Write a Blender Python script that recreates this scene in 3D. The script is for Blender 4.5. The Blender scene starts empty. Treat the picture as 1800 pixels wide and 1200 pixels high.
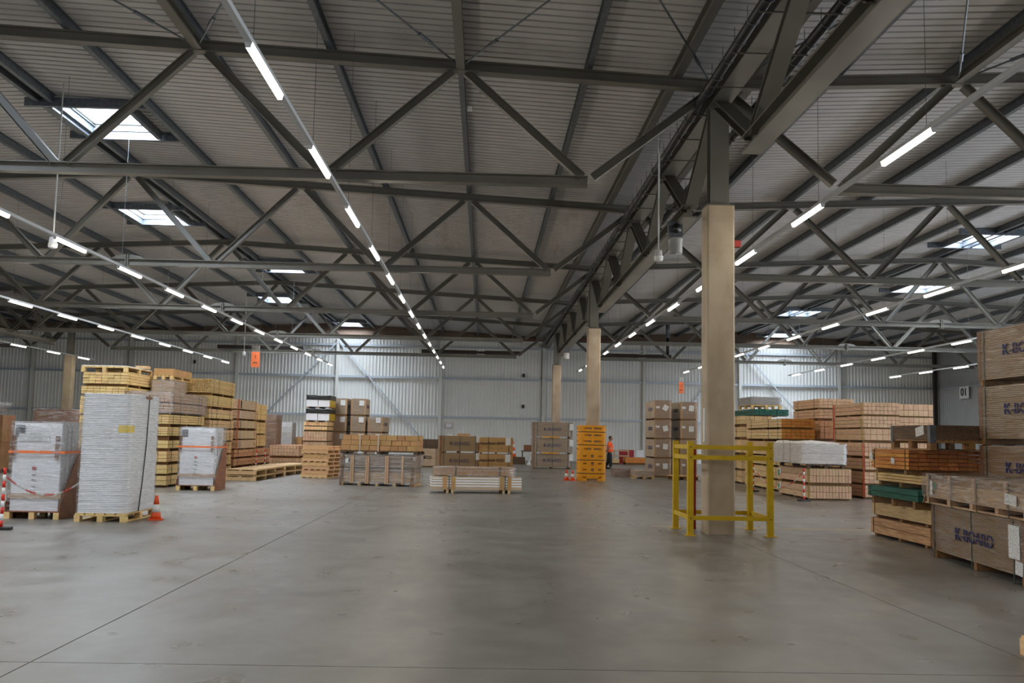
import bpy, bmesh, math, random
from mathutils import Vector, Matrix
random.seed(7)
S = bpy.context.scene
C = S.collection
PI = math.pi

# ---------------------------------------------------------------- camera
cam_d = bpy.data.cameras.new('camera'); cam = bpy.data.objects.new('camera', cam_d); C.objects.link(cam)
cam_d.sensor_width = 36.0; cam_d.lens = 1703.263 / 1800 * 36; cam_d.clip_end = 300; cam_d.clip_start = .05
def cam_axes(yaw, pitch, roll):
    f = Vector((math.sin(yaw)*math.cos(pitch), math.cos(yaw)*math.cos(pitch), math.sin(pitch)))
    r = Vector((math.cos(yaw), -math.sin(yaw), 0)); u = r.cross(f)
    c, s = math.cos(roll), math.sin(roll)
    return c*r+s*u, -s*r+c*u, f
r_, u_, f_ = cam_axes(.02617866, .0973920671, .0202953)
mw = Matrix((r_, u_, -f_)).transposed().to_4x4(); mw.translation = (0, 0, 1.65)
cam.matrix_world = mw
S.camera = cam

# ---------------------------------------------------------------- world, exposure
w = bpy.data.worlds.new('sky'); S.world = w; w.use_nodes = True
bg = w.node_tree.nodes['Background']; bg.inputs[0].default_value = (.75, .86, 1, 1); bg.inputs[1].default_value = 1.0
vs = S.view_settings; vs.view_transform = 'Standard'; vs.look = 'None'; vs.exposure = 0.07; vs.gamma = 1.0; vs.use_curve_mapping = False
S.cycles.use_denoising = True
S.cycles.max_bounces = 5; S.cycles.diffuse_bounces = 3; S.cycles.glossy_bounces = 2
S.cycles.use_adaptive_sampling = True; S.cycles.adaptive_threshold = .07
S.cycles.transparent_max_bounces = 6; S.cycles.transmission_bounces = 2
S.cycles.caustics_reflective = False; S.cycles.caustics_refractive = False
S.cycles.sample_clamp_indirect = 1.5; S.cycles.sample_clamp_direct = 5.0
LAMP = 58.0        # luminaire emission
SKYL = 84.0         # daylight in the roof lights
DOORL = 2.0         # glow of the unseen doors added behind the camera

# ---------------------------------------------------------------- materials
def lin(c):
    return tuple(((x/255)/12.92 if x/255 <= .04045 else ((x/255+.055)/1.055)**2.4) for x in c) + (1,)
MATS = {}
def mat(name, col, rough=.6, metal=0, emit=0, spec=None):
    if name in MATS: return MATS[name]
    m = bpy.data.materials.new(name); m.use_nodes = True; MATS[name] = m
    b = m.node_tree.nodes['Principled BSDF']
    b.inputs['Base Color'].default_value = lin(col); b.inputs['Roughness'].default_value = rough; b.inputs['Metallic'].default_value = metal
    if spec is not None: b.inputs['Specular IOR Level'].default_value = spec
    if emit:
        b.inputs['Emission Color'].default_value = lin(col); b.inputs['Emission Strength'].default_value = emit
    return m
def noise_mat(name, c1, c2, scale=(1,1,1), nscale=5, detail=4, rough=(.6,.6), bump=0, var=0, world=False, metal=0, lo=.3, hi=.7, dist=0):
    """two colours mixed by a noise in object (or world) space, with a per-object tint"""
    m = mat(name, c1, rough[0], metal); nt = m.node_tree; N = nt.nodes; L = nt.links; b = N['Principled BSDF']
    if world:
        g = N.new('ShaderNodeNewGeometry'); src = g.outputs['Position']
    else:
        t = N.new('ShaderNodeTexCoord'); src = t.outputs['Object']
    mp = N.new('ShaderNodeMapping'); mp.inputs['Scale'].default_value = scale; L.new(src, mp.inputs['Vector'])
    oi = N.new('ShaderNodeObjectInfo')
    nz = N.new('ShaderNodeTexNoise')
    nz.inputs['Scale'].default_value = nscale; nz.inputs['Detail'].default_value = detail; nz.inputs['Distortion'].default_value = dist
    L.new(mp.outputs[0], nz.inputs['Vector'])
    if not world:
        mm = N.new('ShaderNodeMath'); mm.operation = 'MULTIPLY'; mm.inputs[1].default_value = 37; L.new(oi.outputs['Random'], mm.inputs[0]); L.new(mm.outputs[0], mp.inputs['Location'])
    cr = N.new('ShaderNodeValToRGB'); cr.color_ramp.elements[0].position = lo; cr.color_ramp.elements[1].position = hi
    cr.color_ramp.elements[0].color = lin(c1); cr.color_ramp.elements[1].color = lin(c2); L.new(nz.outputs['Fac'], cr.inputs[0])
    out = cr.outputs[0]
    if var:
        hs = N.new('ShaderNodeHueSaturation'); mr = N.new('ShaderNodeMapRange'); mr.inputs[3].default_value = 1-var; mr.inputs[4].default_value = 1+var
        L.new(oi.outputs['Random'], mr.inputs[0]); L.new(mr.outputs[0], hs.inputs['Value'])
        wn = N.new('ShaderNodeTexWhiteNoise'); wn.noise_dimensions = '1D'; L.new(oi.outputs['Random'], wn.inputs['W'])
        m2 = N.new('ShaderNodeMapRange'); m2.inputs[3].default_value = .49; m2.inputs[4].default_value = .51; L.new(wn.outputs['Value'], m2.inputs[0]); L.new(m2.outputs[0], hs.inputs['Hue'])
        L.new(out, hs.inputs['Color']); out = hs.outputs[0]
    L.new(out, b.inputs['Base Color'])
    if rough[0] != rough[1]:
        mr = N.new('ShaderNodeMapRange'); mr.inputs[3].default_value = rough[0]; mr.inputs[4].default_value = rough[1]
        L.new(nz.outputs['Fac'], mr.inputs[0]); L.new(mr.outputs[0], b.inputs['Roughness'])
    if bump:
        bp = N.new('ShaderNodeBump'); bp.inputs['Strength'].default_value = bump; bp.inputs['Distance'].default_value = .02
        L.new(nz.outputs['Fac'], bp.inputs['Height']); L.new(bp.outputs[0], b.inputs['Normal'])
    return m
def wood(name, c1, c2, var=.1): return noise_mat(name, c1, c2, (16, 1.3, 16), 2.2, 2, (.7, .7), 0, var)

pine = wood('pine', (220,192,146), (192,156,108))
pine_y = wood('pine_yellow', (228,198,140), (200,164,102), .12)
pine_p = wood('pine_planed', (212,178,146), (186,146,114), .08)
pine_new = wood('pine_fresh', (242,204,156), (222,174,120), .08)
pine_o = wood('pine_stained', (206,140,62), (176,106,38), .1)
pine_red = wood('pine_sawn_ends', (176,110,58), (136,78,38), .18)
pine_knot = wood('pine_knotty', (206,166,126), (170,112,76), .06)
wood_g = wood('green_impregnated', (34,98,84), (20,70,60), .08)
wood_old = wood('wood_old', (104,80,58), (70,52,38), .1)
wood_dk = wood('wood_bearer', (150,112,66), (112,80,44), .12)
ply = noise_mat('plywood', (150,100,70), (118,74,50), (6,2,6), 2, 2, (.58,.58), 0, .04)
card = noise_mat('cardboard', (192,150,100), (176,132,84), (1,1,1), 3, 3, (.75,.8), 0, .12)
card_dk = noise_mat('cardboard_dark', (140,100,66), (120,82,52), (1,1,1), 3, 3, (.75,.8), 0, .07)
card_w = noise_mat('cardboard_pale', (196,172,142), (182,156,126), (1,1,1), 3, 3, (.7,.8), 0, .05)
mdf = noise_mat('particle_board', (168,140,108), (148,120,90), (8,8,60), 2, 2, (.62,.62), 0, .05)
mdf_l = noise_mat('board_edges', (196,176,150), (170,146,116), (2,2,40), 3, 2, (.62,.62), 0, .03)
white = noise_mat('white_laminate', (244,244,246), (238,238,242), (2,2,2), 2, 2, (.35,.45), 0, .02)
white_s = noise_mat('white_sheet', (246,247,250), (238,240,244), (3,3,20), 2, 1, (.42,.42), 0, 0)
white_w = noise_mat('white_wrap', (244,238,232), (230,222,214), (2,2,14), 3, 3, (.3,.3), .3, 0)
steel = noise_mat('steel_paint', (101,98,90), (92,89,81), (1,1,1), 1.5, 1, (.46,.46), 0, .03)
galv = noise_mat('galvanised', (104,110,116), (84,90,96), (3,3,3), 4, 1, (.42,.42), 0, .03, metal=.55)
deck = noise_mat('roof_deck', (190,187,185), (182,179,177), (1,1,1), 2, 1, (.55,.55), 0, 0)
rail_m = mat('trunking', (206,208,208), .4)
blackm = mat('black_plastic', (22,22,22), .45)
greym = mat('grey_plastic', (150,150,148), .5)
whitem = mat('white_plastic', (226,226,224), .35)
yellow = noise_mat('yellow_paint', (206,172,14), (190,154,8), (2,2,2), 3, 3, (.4,.5), 0, 0)
redm = mat('red_paint', (130,18,12), .45)
redp = mat('red_plastic', (206,44,28), .4)
orangep = noise_mat('orange_polyethylene', (236,160,10), (224,146,6), (2,2,2), 2, 3, (.4,.5), 0, 0)
orangec = mat('cone_orange', (226,84,30), .5)
orange_sign = mat('sign_orange', (206,100,48), .5)
strap_g = mat('strap_green', (44,62,50), .4)
strap_k = mat('strap_black', (26,28,30), .45)
strap_o = mat('strap_orange', (236,120,60), .5)
strap_r = mat('strap_red', (206,66,40), .5)
strap_w = mat('strap_white', (206,200,188), .5)
strap_y = mat('strap_yellow', (170,160,60), .5)
blue_ink = mat('blue_ink', (36,42,96), .6)
dark_ink = mat('dark_ink', (52,48,46), .7)
red_ink = mat('red_ink', (176,40,48), .6)
yellow_lab = mat('label_yellow', (236,206,30), .5)
green_lab = mat('label_green', (50,150,130), .5)
bluem = mat('blue_paint', (44,92,160), .5)
rubber = mat('rubber', (34,34,34), .7)
wall_steel = noise_mat('wall_post_paint', (214,212,204), (206,204,196), (1,1,1), 1, 2, (.45,.5))
girtm = mat('girt_galvanised', (176,182,188), .4, .3)
dark_steel = mat('dark_steel', (64,58,54), .5)
brown_trim = noise_mat('timber_fascia', (112,92,76), (92,74,60), (.4,4,4), 2, 3, (.7,.8), 0, 0)

# printed paper: rows of grey print on white
paper = mat('printed_paper', (226,226,224), .6)
def _paper():
    nt = paper.node_tree; N = nt.nodes; L = nt.links
    t = N.new('ShaderNodeTexCoord'); sx = N.new('ShaderNodeSeparateXYZ'); L.new(t.outputs['Object'], sx.inputs[0])
    wv = N.new('ShaderNodeTexWave'); wv.bands_direction = 'Z'; wv.inputs['Scale'].default_value = 16; L.new(t.outputs['Object'], wv.inputs[0])
    nz = N.new('ShaderNodeTexNoise'); nz.inputs['Scale'].default_value = 45; L.new(t.outputs['Object'], nz.inputs[0])
    a = N.new('ShaderNodeMath'); a.operation = 'GREATER_THAN'; a.inputs[1].default_value = .7; L.new(wv.outputs['Fac'], a.inputs[0])
    b = N.new('ShaderNodeMath'); b.operation = 'GREATER_THAN'; b.inputs[1].default_value = .53; L.new(nz.outputs['Fac'], b.inputs[0])
    c = N.new('ShaderNodeMath'); c.operation = 'MULTIPLY'; L.new(a.outputs[0], c.inputs[0]); L.new(b.outputs[0], c.inputs[1])
    mx = N.new('ShaderNodeMix'); mx.data_type = 'RGBA'; mx.inputs['A'].default_value = lin((224,224,222)); mx.inputs['B'].default_value = lin((120,120,124))
    L.new(c.outputs[0], mx.inputs['Factor']); L.new(mx.outputs['Result'], N['Principled BSDF'].inputs['Base Color'])
_paper()

# stretch film: clear, wrinkled, glossy
def film_mat(name, haze=.12, gloss=.28, sc=(1.4,1.4,11), tint=(232,232,236)):
    m = bpy.data.materials.new(name); m.use_nodes = True; nt = m.node_tree; N = nt.nodes; L = nt.links; N.clear()
    out = N.new('ShaderNodeOutputMaterial'); t = N.new('ShaderNodeTexCoord'); mp = N.new('ShaderNodeMapping'); mp.inputs['Scale'].default_value = sc
    mp.inputs['Rotation'].default_value = (.12, .1, 0); L.new(t.outputs['Object'], mp.inputs[0])
    nz = N.new('ShaderNodeTexNoise'); nz.inputs['Scale'].default_value = 2.2; nz.inputs['Detail'].default_value = 3; nz.inputs['Distortion'].default_value = .8; L.new(mp.outputs[0], nz.inputs[0])
    bp = N.new('ShaderNodeBump'); bp.inputs['Strength'].default_value = .9; bp.inputs['Distance'].default_value = .03; L.new(nz.outputs['Fac'], bp.inputs['Height'])
    gl = N.new('ShaderNodeBsdfGlossy'); gl.inputs['Roughness'].default_value = .15; L.new(bp.outputs[0], gl.inputs['Normal'])
    df = N.new('ShaderNodeBsdfDiffuse'); df.inputs['Color'].default_value = lin(tint)
    tr = N.new('ShaderNodeBsdfTransparent')
    cr = N.new('ShaderNodeMapRange'); cr.inputs[1].default_value = .45; cr.inputs[2].default_value = .75; cr.inputs[3].default_value = 0; cr.inputs[4].default_value = haze*2.4; L.new(nz.outputs['Fac'], cr.inputs[0])
    m1 = N.new('ShaderNodeMixShader'); L.new(cr.outputs[0], m1.inputs[0]); L.new(tr.outputs[0], m1.inputs[1]); L.new(df.outputs[0], m1.inputs[2])
    m2 = N.new('ShaderNodeMixShader'); m2.inputs[0].default_value = gloss; L.new(m1.outputs[0], m2.inputs[1]); L.new(gl.outputs[0], m2.inputs[2])
    L.new(m2.outputs[0], out.inputs[0]); MATS[name] = m
    return m
film = film_mat('stretch_film', .08, .17)
film_h = film_mat('stretch_film_heavy', .18, .24)
acrylic = film_mat('clear_acrylic', .03, .12, (1,1,1))

# concrete floor, ground smooth, with tyre marks and dusty patches
def floor_mat():
    m = mat('floor_concrete', (128,126,122), .35, spec=.4); nt = m.node_tree; N = nt.nodes; L = nt.links; b = N['Principled BSDF']
    g = N.new('ShaderNodeNewGeometry')
    def nz(sc, scale, det, dist=0):
        mp = N.new('ShaderNodeMapping'); mp.inputs['Scale'].default_value = scale; L.new(g.outputs['Position'], mp.inputs[0])
        n = N.new('ShaderNodeTexNoise'); n.inputs['Scale'].default_value = sc; n.inputs['Detail'].default_value = det; n.inputs['Distortion'].default_value = dist; L.new(mp.outputs[0], n.inputs[0]); return n.outputs['Fac']
    a = nz(.45, (1,1,1), 3, 0); c = nz(1.1, (.8,1.2,1), 3, 0); e = nz(2.0, (1,.7,1), 3, 0)
    r1 = N.new('ShaderNodeValToRGB'); r1.color_ramp.elements[0].position = .33; r1.color_ramp.elements[1].position = .68
    r1.color_ramp.elements[0].color = lin((112,108,102)); r1.color_ramp.elements[1].color = lin((130,127,122)); L.new(a, r1.inputs[0])
    def mix(x, y, fac, blend):
        k = N.new('ShaderNodeMix'); k.data_type = 'RGBA'; k.blend_type = blend; k.inputs['Factor'].default_value = fac; L.new(x, k.inputs['A']); L.new(y, k.inputs['B']); return k.outputs['Result']
    r2 = N.new('ShaderNodeValToRGB'); r2.color_ramp.elements[0].position = .3; r2.color_ramp.elements[1].position = .7; r2.color_ramp.elements[0].color = (.8,.79,.78,1); r2.color_ramp.elements[1].color = (1.0,1.0,1.0,1); L.new(c, r2.inputs[0])
    r3 = N.new('ShaderNodeValToRGB'); r3.color_ramp.elements[0].position = .3; r3.color_ramp.elements[1].position = .7; r3.color_ramp.elements[0].color = (.72,.71,.69,1); r3.color_ramp.elements[1].color = (1,1,1,1); L.new(e, r3.inputs[0])
    o = mix(r1.outputs[0], r2.outputs[0], .55, 'MULTIPLY'); o = mix(o, r3.outputs[0], .45, 'MULTIPLY')
    L.new(o, b.inputs['Base Color'])
    mr = N.new('ShaderNodeMapRange'); mr.inputs[1].default_value = .3; mr.inputs[2].default_value = .7; mr.inputs[3].default_value = .26; mr.inputs[4].default_value = .44; L.new(e, mr.inputs[0]); L.new(mr.outputs[0], b.inputs['Roughness'])
    return m
floorm = floor_mat()
joint = mat('joint_filler', (44,42,40), .8)
concrete = noise_mat('column_concrete', (186,170,146), (164,146,122), (1,1,.6), 2.6, 5, (.75,.75), 0, .02)
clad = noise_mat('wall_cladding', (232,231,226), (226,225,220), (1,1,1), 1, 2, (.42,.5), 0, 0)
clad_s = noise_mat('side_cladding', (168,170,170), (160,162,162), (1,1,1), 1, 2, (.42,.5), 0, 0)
lampm = mat('lamp_diffuser', (255,245,228), .4, 0, LAMP)
skym = mat('rooflight_glazing', (226,240,255), .4, 0, SKYL)
doorm = mat('unseen_door_glow', (214,232,255), .4, 0, DOORL)
doorm2 = mat('unseen_door_glow_right', (220,236,255), .4, 0, 16.0)  # added right-wall doors out of view, glowing stronger to brighten the right roof
hivis = mat('hi_vis_orange', (255,100,36), .7)
reflect = mat('reflective_tape', (170,160,150), .4)
trous = mat('trousers_black', (22,24,24), .8)
skin = mat('skin', (150,104,84), .55)
hairm = mat('hair_dark', (48,38,34), .7)
bootm = mat('boots', (18,18,18), .6)

# ---------------------------------------------------------------- mesh helpers
def obj(name, verts, faces, m, parent=None, smooth=False, kind=None, mats=None, mi=None):
    me = bpy.data.meshes.new(name); me.from_pydata([tuple(v) for v in verts], [], faces)
    for k in (mats or [m]): me.materials.append(k)
    if mi: me.polygons.foreach_set('material_index', mi)
    if smooth: me.polygons.foreach_set('use_smooth', [True]*len(me.polygons))
    me.update()
    return link(name, me, parent, kind)
def link(name, me, parent=None, kind=None, loc=(0,0,0), rot=(0,0,0)):
    o = bpy.data.objects.new(name, me); C.objects.link(o); o.parent = parent; o.location = loc; o.rotation_euler = rot
    if kind: o['kind'] = kind
    return o
def tag(o, label, cat, group=None):
    o['label'] = label; o['category'] = cat
    if group: o['group'] = group
    return o
def thing(name, label, cat, loc=(0,0,0), rz=0, group=None):
    o = bpy.data.objects.new(name, None); C.objects.link(o); o.empty_display_size = .2
    o.location = loc; o.rotation_euler = (0,0,rz)
    return tag(o, label, cat, group)
BF = [(0,3,2,1),(4,5,6,7),(0,1,5,4),(1,2,6,5),(2,3,7,6),(3,0,4,7)]   # bottom top front right back left
def bverts(x0,y0,z0,x1,y1,z1): return [(x0,y0,z0),(x1,y0,z0),(x1,y1,z0),(x0,y1,z0),(x0,y0,z1),(x1,y0,z1),(x1,y1,z1),(x0,y1,z1)]
CACHE = {}
def B(name, parent, m, size, lo, rot=(0,0,0), endm=None, kind=None):
    """box part; lo = its least corner (before rotation about its centre)"""
    key = (round(size[0],3), round(size[1],3), round(size[2],3), m.name, endm.name if endm else '')
    if key not in CACHE:
        x, y, z = key[0]/2, key[1]/2, key[2]/2
        me = bpy.data.meshes.new('box'); me.from_pydata(bverts(-x,-y,-z,x,y,z), [], BF); me.materials.append(m)
        if endm: me.materials.append(endm); me.polygons.foreach_set('material_index', [0,0,1,0,1,0])
        me.update(); CACHE[key] = me
    return link(name, CACHE[key], parent, kind, (lo[0]+size[0]/2, lo[1]+size[1]/2, lo[2]+size[2]/2), rot)
class MB:
    """collects pieces of ONE part"""
    def __init__(s): s.v = []; s.f = []; s.mi = []
    def add(s, v, f, k=0):
        n = len(s.v); s.v += [tuple(a) for a in v]; s.f += [tuple(i+n for i in q) for q in f]; s.mi += [k]*len(f)
    def box(s, x0,y0,z0,x1,y1,z1, k=0): s.add(bverts(x0,y0,z0,x1,y1,z1), BF, k)
    def tube(s, pts, r, n=8, k=0, cap=True):
        pts = [Vector(p) for p in pts]; rr = r if isinstance(r, (list,tuple)) else [r]*len(pts); v = []; f = []
        for i, p in enumerate(pts):
            d = (pts[min(i+1,len(pts)-1)]-pts[max(i-1,0)]).normalized(); a = d.orthogonal() if i == 0 else (a-d*a.dot(d)); a.normalize(); b = d.cross(a)
            v += [p+(a*math.cos(2*PI*j/n)+b*math.sin(2*PI*j/n))*rr[i] for j in range(n)]
        for i in range(len(pts)-1):
            f += [(i*n+j, i*n+(j+1)%n, (i+1)*n+(j+1)%n, (i+1)*n+j) for j in range(n)]
        if cap: f += [tuple(range(n))[::-1], tuple(range((len(pts)-1)*n, len(pts)*n))]
        s.add(v, f, k)
    def lathe(s, prof, n=20, k=0, c=(0,0,0)):
        v = [(c[0]+r*math.cos(2*PI*j/n), c[1]+r*math.sin(2*PI*j/n), c[2]+z) for r, z in prof for j in range(n)]
        f = [(i*n+j, i*n+(j+1)%n, (i+1)*n+(j+1)%n, (i+1)*n+j) for i in range(len(prof)-1) for j in range(n)]
        f += [tuple(range(n))[::-1], tuple(range((len(prof)-1)*n, len(prof)*n))]
        s.add(v, f, k)
    def build(s, name, m, parent=None, smooth=False, kind=None):
        ms = m if isinstance(m, (list,tuple)) else [m]
        return obj(name, s.v, s.f, None, parent, smooth, kind, ms, s.mi)
def ibeam(name, parent, m, p0, p1, h=.2, b=.2, tw=.014, tf=.018, up=(0,0,1), kind=None):
    p0, p1 = Vector(p0), Vector(p1); d = (p1-p0).normalized(); s = d.cross(Vector(up)).normalized(); u = s.cross(d)
    hh, bb, t = h/2, b/2, tw/2
    pr = [(-bb,-hh),(bb,-hh),(bb,-hh+tf),(t,-hh+tf),(t,hh-tf),(bb,hh-tf),(bb,hh),(-bb,hh),(-bb,hh-tf),(-t,hh-tf),(-t,-hh+tf),(-bb,-hh+tf)]
    v = [q+s*x+u*y for q in (p0, p1) for x, y in pr]
    f = [(i,(i+1)%12,(i+1)%12+12,i+12) for i in range(12)] + [tuple(range(12))[::-1], tuple(range(12,24))]
    return obj(name, v, f, m, parent, kind=kind)
def bar(name, parent, m, p0, p1, wd, ht, up=(0,0,1), kind=None):
    p0, p1 = Vector(p0), Vector(p1); d = (p1-p0).normalized(); s = d.cross(Vector(up)).normalized(); u = s.cross(d)
    v = [q+s*x*wd/2+u*y*ht/2 for q in (p0,p1) for x, y in ((-1,-1),(1,-1),(1,1),(-1,1))]
    return obj(name, v, [(0,1,5,4),(1,2,6,5),(2,3,7,6),(3,0,4,7),(3,2,1,0),(4,5,6,7)], m, parent, kind=kind)
TXT = {}
def text(name, parent, s, m, size, loc, rz, slit=False, bold=0.0, tilt=PI/2, wide=None):
    key = (s, slit, bold, m.name)
    if key not in TXT:
        def glyphs(s, bold):
            cu = bpy.data.curves.new('t', 'FONT'); cu.body = s; cu.extrude = .004; cu.offset = bold; cu.resolution_u = 3; cu.align_y = 'CENTER'
            to = bpy.data.objects.new('t', cu); C.objects.link(to); dg = bpy.context.evaluated_depsgraph_get(); dg.update()
            g = bpy.data.meshes.new_from_object(to.evaluated_get(dg)); C.objects.unlink(to); bpy.data.objects.remove(to); bpy.data.curves.remove(cu); return g
        if s == 'K-BOARD':
            a, b = glyphs('K', .01), glyphs('-BOARD', -.008); bm = bmesh.new(); bm.from_mesh(a); wx = max(v.co.x for v in bm.verts); n0 = len(bm.verts); bm.from_mesh(b); bm.verts.ensure_lookup_table()
            for v in bm.verts[n0:]: v.co.x += wx+.02
            cx = (min(v.co.x for v in bm.verts)+max(v.co.x for v in bm.verts))/2
            for v in bm.verts: v.co.x -= cx
            me0 = bpy.data.meshes.new('lettering'); bm.to_mesh(me0); bm.free()
        cu = bpy.data.curves.new('t', 'FONT'); cu.body = s; cu.align_x = 'CENTER'; cu.align_y = 'CENTER'; cu.extrude = .004; cu.offset = bold; cu.resolution_u = 3
        to = bpy.data.objects.new('t', cu); C.objects.link(to); dg = bpy.context.evaluated_depsgraph_get(); dg.update()
        me = bpy.data.meshes.new_from_object(to.evaluated_get(dg)); C.objects.unlink(to); bpy.data.objects.remove(to); bpy.data.curves.remove(cu)
        if s == 'K-BOARD': me = me0
        if slit:
            bm = bmesh.new(); bm.from_mesh(me); zs = [v.co.y for v in bm.verts]; mid = (min(zs)+max(zs))/2; g = .028
            for yy in (mid-g, mid+g):
                bmesh.ops.bisect_plane(bm, geom=bm.verts[:]+bm.edges[:]+bm.faces[:], plane_co=(0,yy,0), plane_no=(0,1,0))
            bmesh.ops.delete(bm, geom=[f for f in bm.faces if abs(f.calc_center_median().y-mid) < g-.002], context='FACES')
            bm.to_mesh(me); bm.free()
        me.materials.clear(); me.materials.append(m); TXT[key] = me
    o = link(name, TXT[key], parent, None, loc, (tilt,0,rz)); d = TXT[key].vertices; xs = [v.co.x for v in d]; ys = [v.co.y for v in d]
    k = size/(max(ys)-min(ys)); o.scale = ((wide/(max(xs)-min(xs))) if wide else k, k, 1)
    return o
def ring(name, parent, m, x0, x1, z0, z1, y, wd=.02, t=.004):
    """strap round a load, in the plane y = const"""
    v = []
    for yy in (y-wd/2, y+wd/2):
        for e in (t, -.001): v += [(x0-e,yy,z0-e),(x1+e,yy,z0-e),(x1+e,yy,z1+e),(x0-e,yy,z1+e)]
    f = []
    for i in range(4):
        j = (i+1)%4
        f += [(i,j,4+j,4+i)[::-1], (8+i,8+j,12+j,12+i), (i,j,8+j,8+i), (4+i,4+j,12+j,12+i)[::-1]]
    return obj(name, v, f, m, parent)
def ringx(name, parent, m, y0, y1, z0, z1, x, wd=.02, t=.004):
    o = ring(name, parent, m, y0, y1, z0, z1, -x, wd, t)
    for v in o.data.vertices: v.co = (-v.co.y, v.co.x, v.co.z)
    o.data.flip_normals(); return o
def belt(name, parent, m, x0, x1, y0, y1, z, ht=.04, t=.006):
    v = []
    for zz in (z, z+ht):
        for e in (t, -.001): v += [(x0-e,y0-e,zz),(x1+e,y0-e,zz),(x1+e,y1+e,zz),(x0-e,y1+e,zz)]
    f = []
    for i in range(4):
        j = (i+1)%4
        f += [(i,j,4+j,4+i)[::-1], (8+i,8+j,12+j,12+i), (i,j,8+j,8+i), (4+i,4+j,12+j,12+i)[::-1]]
    return obj(name, v, f, m, parent)
def shell(name, parent, m, x0,y0,z0,x1,y1,z1, jit=.012, n=10, taper=0, bottom=False):
    """wrinkled film skin round a load"""
    rnd = random.Random(hash((round(x0,2),round(y1,2),round(z1,2))) & 0xffff); mb = MB(); vid = {}; v = []; f = []
    def pt(a, b, c):
        k = (round(a,4), round(b,4), round(c,4))
        if k not in vid:
            tt = taper*c; cx, cy = (x0+x1)/2, (y0+y1)/2
            x = x0+(x1-x0)*a; y = y0+(y1-y0)*b; z = z0+(z1-z0)*c
            x += (cx-x)*tt; y += (cy-y)*tt
            vid[k] = len(v); v.append((x+rnd.uniform(-jit,jit), y+rnd.uniform(-jit,jit), z+rnd.uniform(-jit,jit)*(1 if c > 0 else .2)))
        return vid[k]
    g = [i/n for i in range(n+1)]
    for i in range(n):
        for j in range(n):
            a, b, c, d = g[i], g[i+1], g[j], g[j+1]
            f += [(pt(a,0,c),pt(b,0,c),pt(b,0,d),pt(a,0,d)), (pt(b,1,c),pt(a,1,c),pt(a,1,d),pt(b,1,d)), (pt(0,b,c),pt(0,a,c),pt(0,a,d),pt(0,b,d)), (pt(1,a,c),pt(1,b,c),pt(1,b,d),pt(1,a,d)), (pt(a,c,1),pt(b,c,1),pt(b,d,1),pt(a,d,1))]
    return obj(name, v, f, m, parent, True)
def sheets(name, parent, m, x0,y0,z0,x1,y1,z1, n, jit=.004, gap=.25, mats=None):
    """a pile of n thin sheets, each with its own edge"""
    rnd = random.Random(n*13+int(x1*100)); mb = MB(); t = (z1-z0)/n
    for i in range(n):
        a, b = rnd.uniform(-jit,jit), rnd.uniform(-jit,jit); e = .012
        mb.box(x0+a, y0+b, z0+i*t, x1+a, y1+b, z0+(i+1-gap)*t, (i % len(mats)) if mats else 0)
        if gap: mb.box(x0+e+.004, y0+e+.004, z0+(i+1-gap)*t, x1-e-.004, y1-e-.004, z0+(i+1)*t, 0)
    return mb.build(name, mats or m, parent, kind='stuff')
ORD = ['lowest','second from the floor','third from the floor','fourth from the floor','fifth from the floor','sixth from the floor','seventh from the floor','eighth from the floor','ninth from the floor']
def ordn(i, n): return 'topmost' if i == n-1 else ORD[i]
# ================================================================ the setting
Y0, Y1 = -12.5, 67.5
XL, XA, XB, XR = -52.0, -24.5, 4.2, 31.7          # outer walls and column lines
NAVES = [(XL, -38.25, XA), (XA, -10.25, XB), (XB, 17.9, XR)]
RIDGE_Z, FALL = 8.84, .048                        # underside of the top chords
def ztc(x, nave): return RIDGE_Z - FALL*abs(x-nave[1])
# ---- floor: slabs with open saw-cut joints
fl = obj('floor', bverts(XL,Y0,-.3,XR,Y1,-.02), BF, joint, kind='structure')
xe = [XL,-39.5,-32,-25.1,-17.96,-10.56,-3.16,4.24,11.64,19.04,26.4,XR]; ye = [Y0,7.1,27.3,47.4,Y1]
for i in range(len(xe)-1):
    for j in range(len(ye)-1):
        g = .006 if j == 0 or ye[j] < 8 else .0035
        n = 24; rnd = random.Random(i*7+j)
        # edges of the slab, slightly chipped
        lft = [(xe[i]+g+rnd.random()*.004*(rnd.random() > .6), ye[j]+g+(ye[j+1]-ye[j]-2*g)*k/n) for k in range(n+1)]
        rgt = [(xe[i+1]-g-rnd.random()*.004*(rnd.random() > .6), ye[j+1]-g-(ye[j+1]-ye[j]-2*g)*k/n) for k in range(n+1)]
        ring_ = lft + rgt; ring_ = ring_[::-1]; N = len(ring_)
        v = [(x,y,-.02) for x,y in ring_] + [(x,y,0) for x,y in ring_]
        f = [(k,(k+1)%N,(k+1)%N+N,k+N) for k in range(N)] + [tuple(range(N,2*N))]
        obj('slab', v, f, floorm, fl)
line = mat('line_paint', (206,178,96), .6)
B('painted_line', fl, line, (4.6,.05,.002), (3.2,18.6,0))
B('painted_line', fl, noise_mat('line_paint_worn', (150,140,110), (126,122,114), (1,1,1), 3, 6, (.5,.6)), (4.6,.06,.0015), (-6.2,19.7,0))
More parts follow.
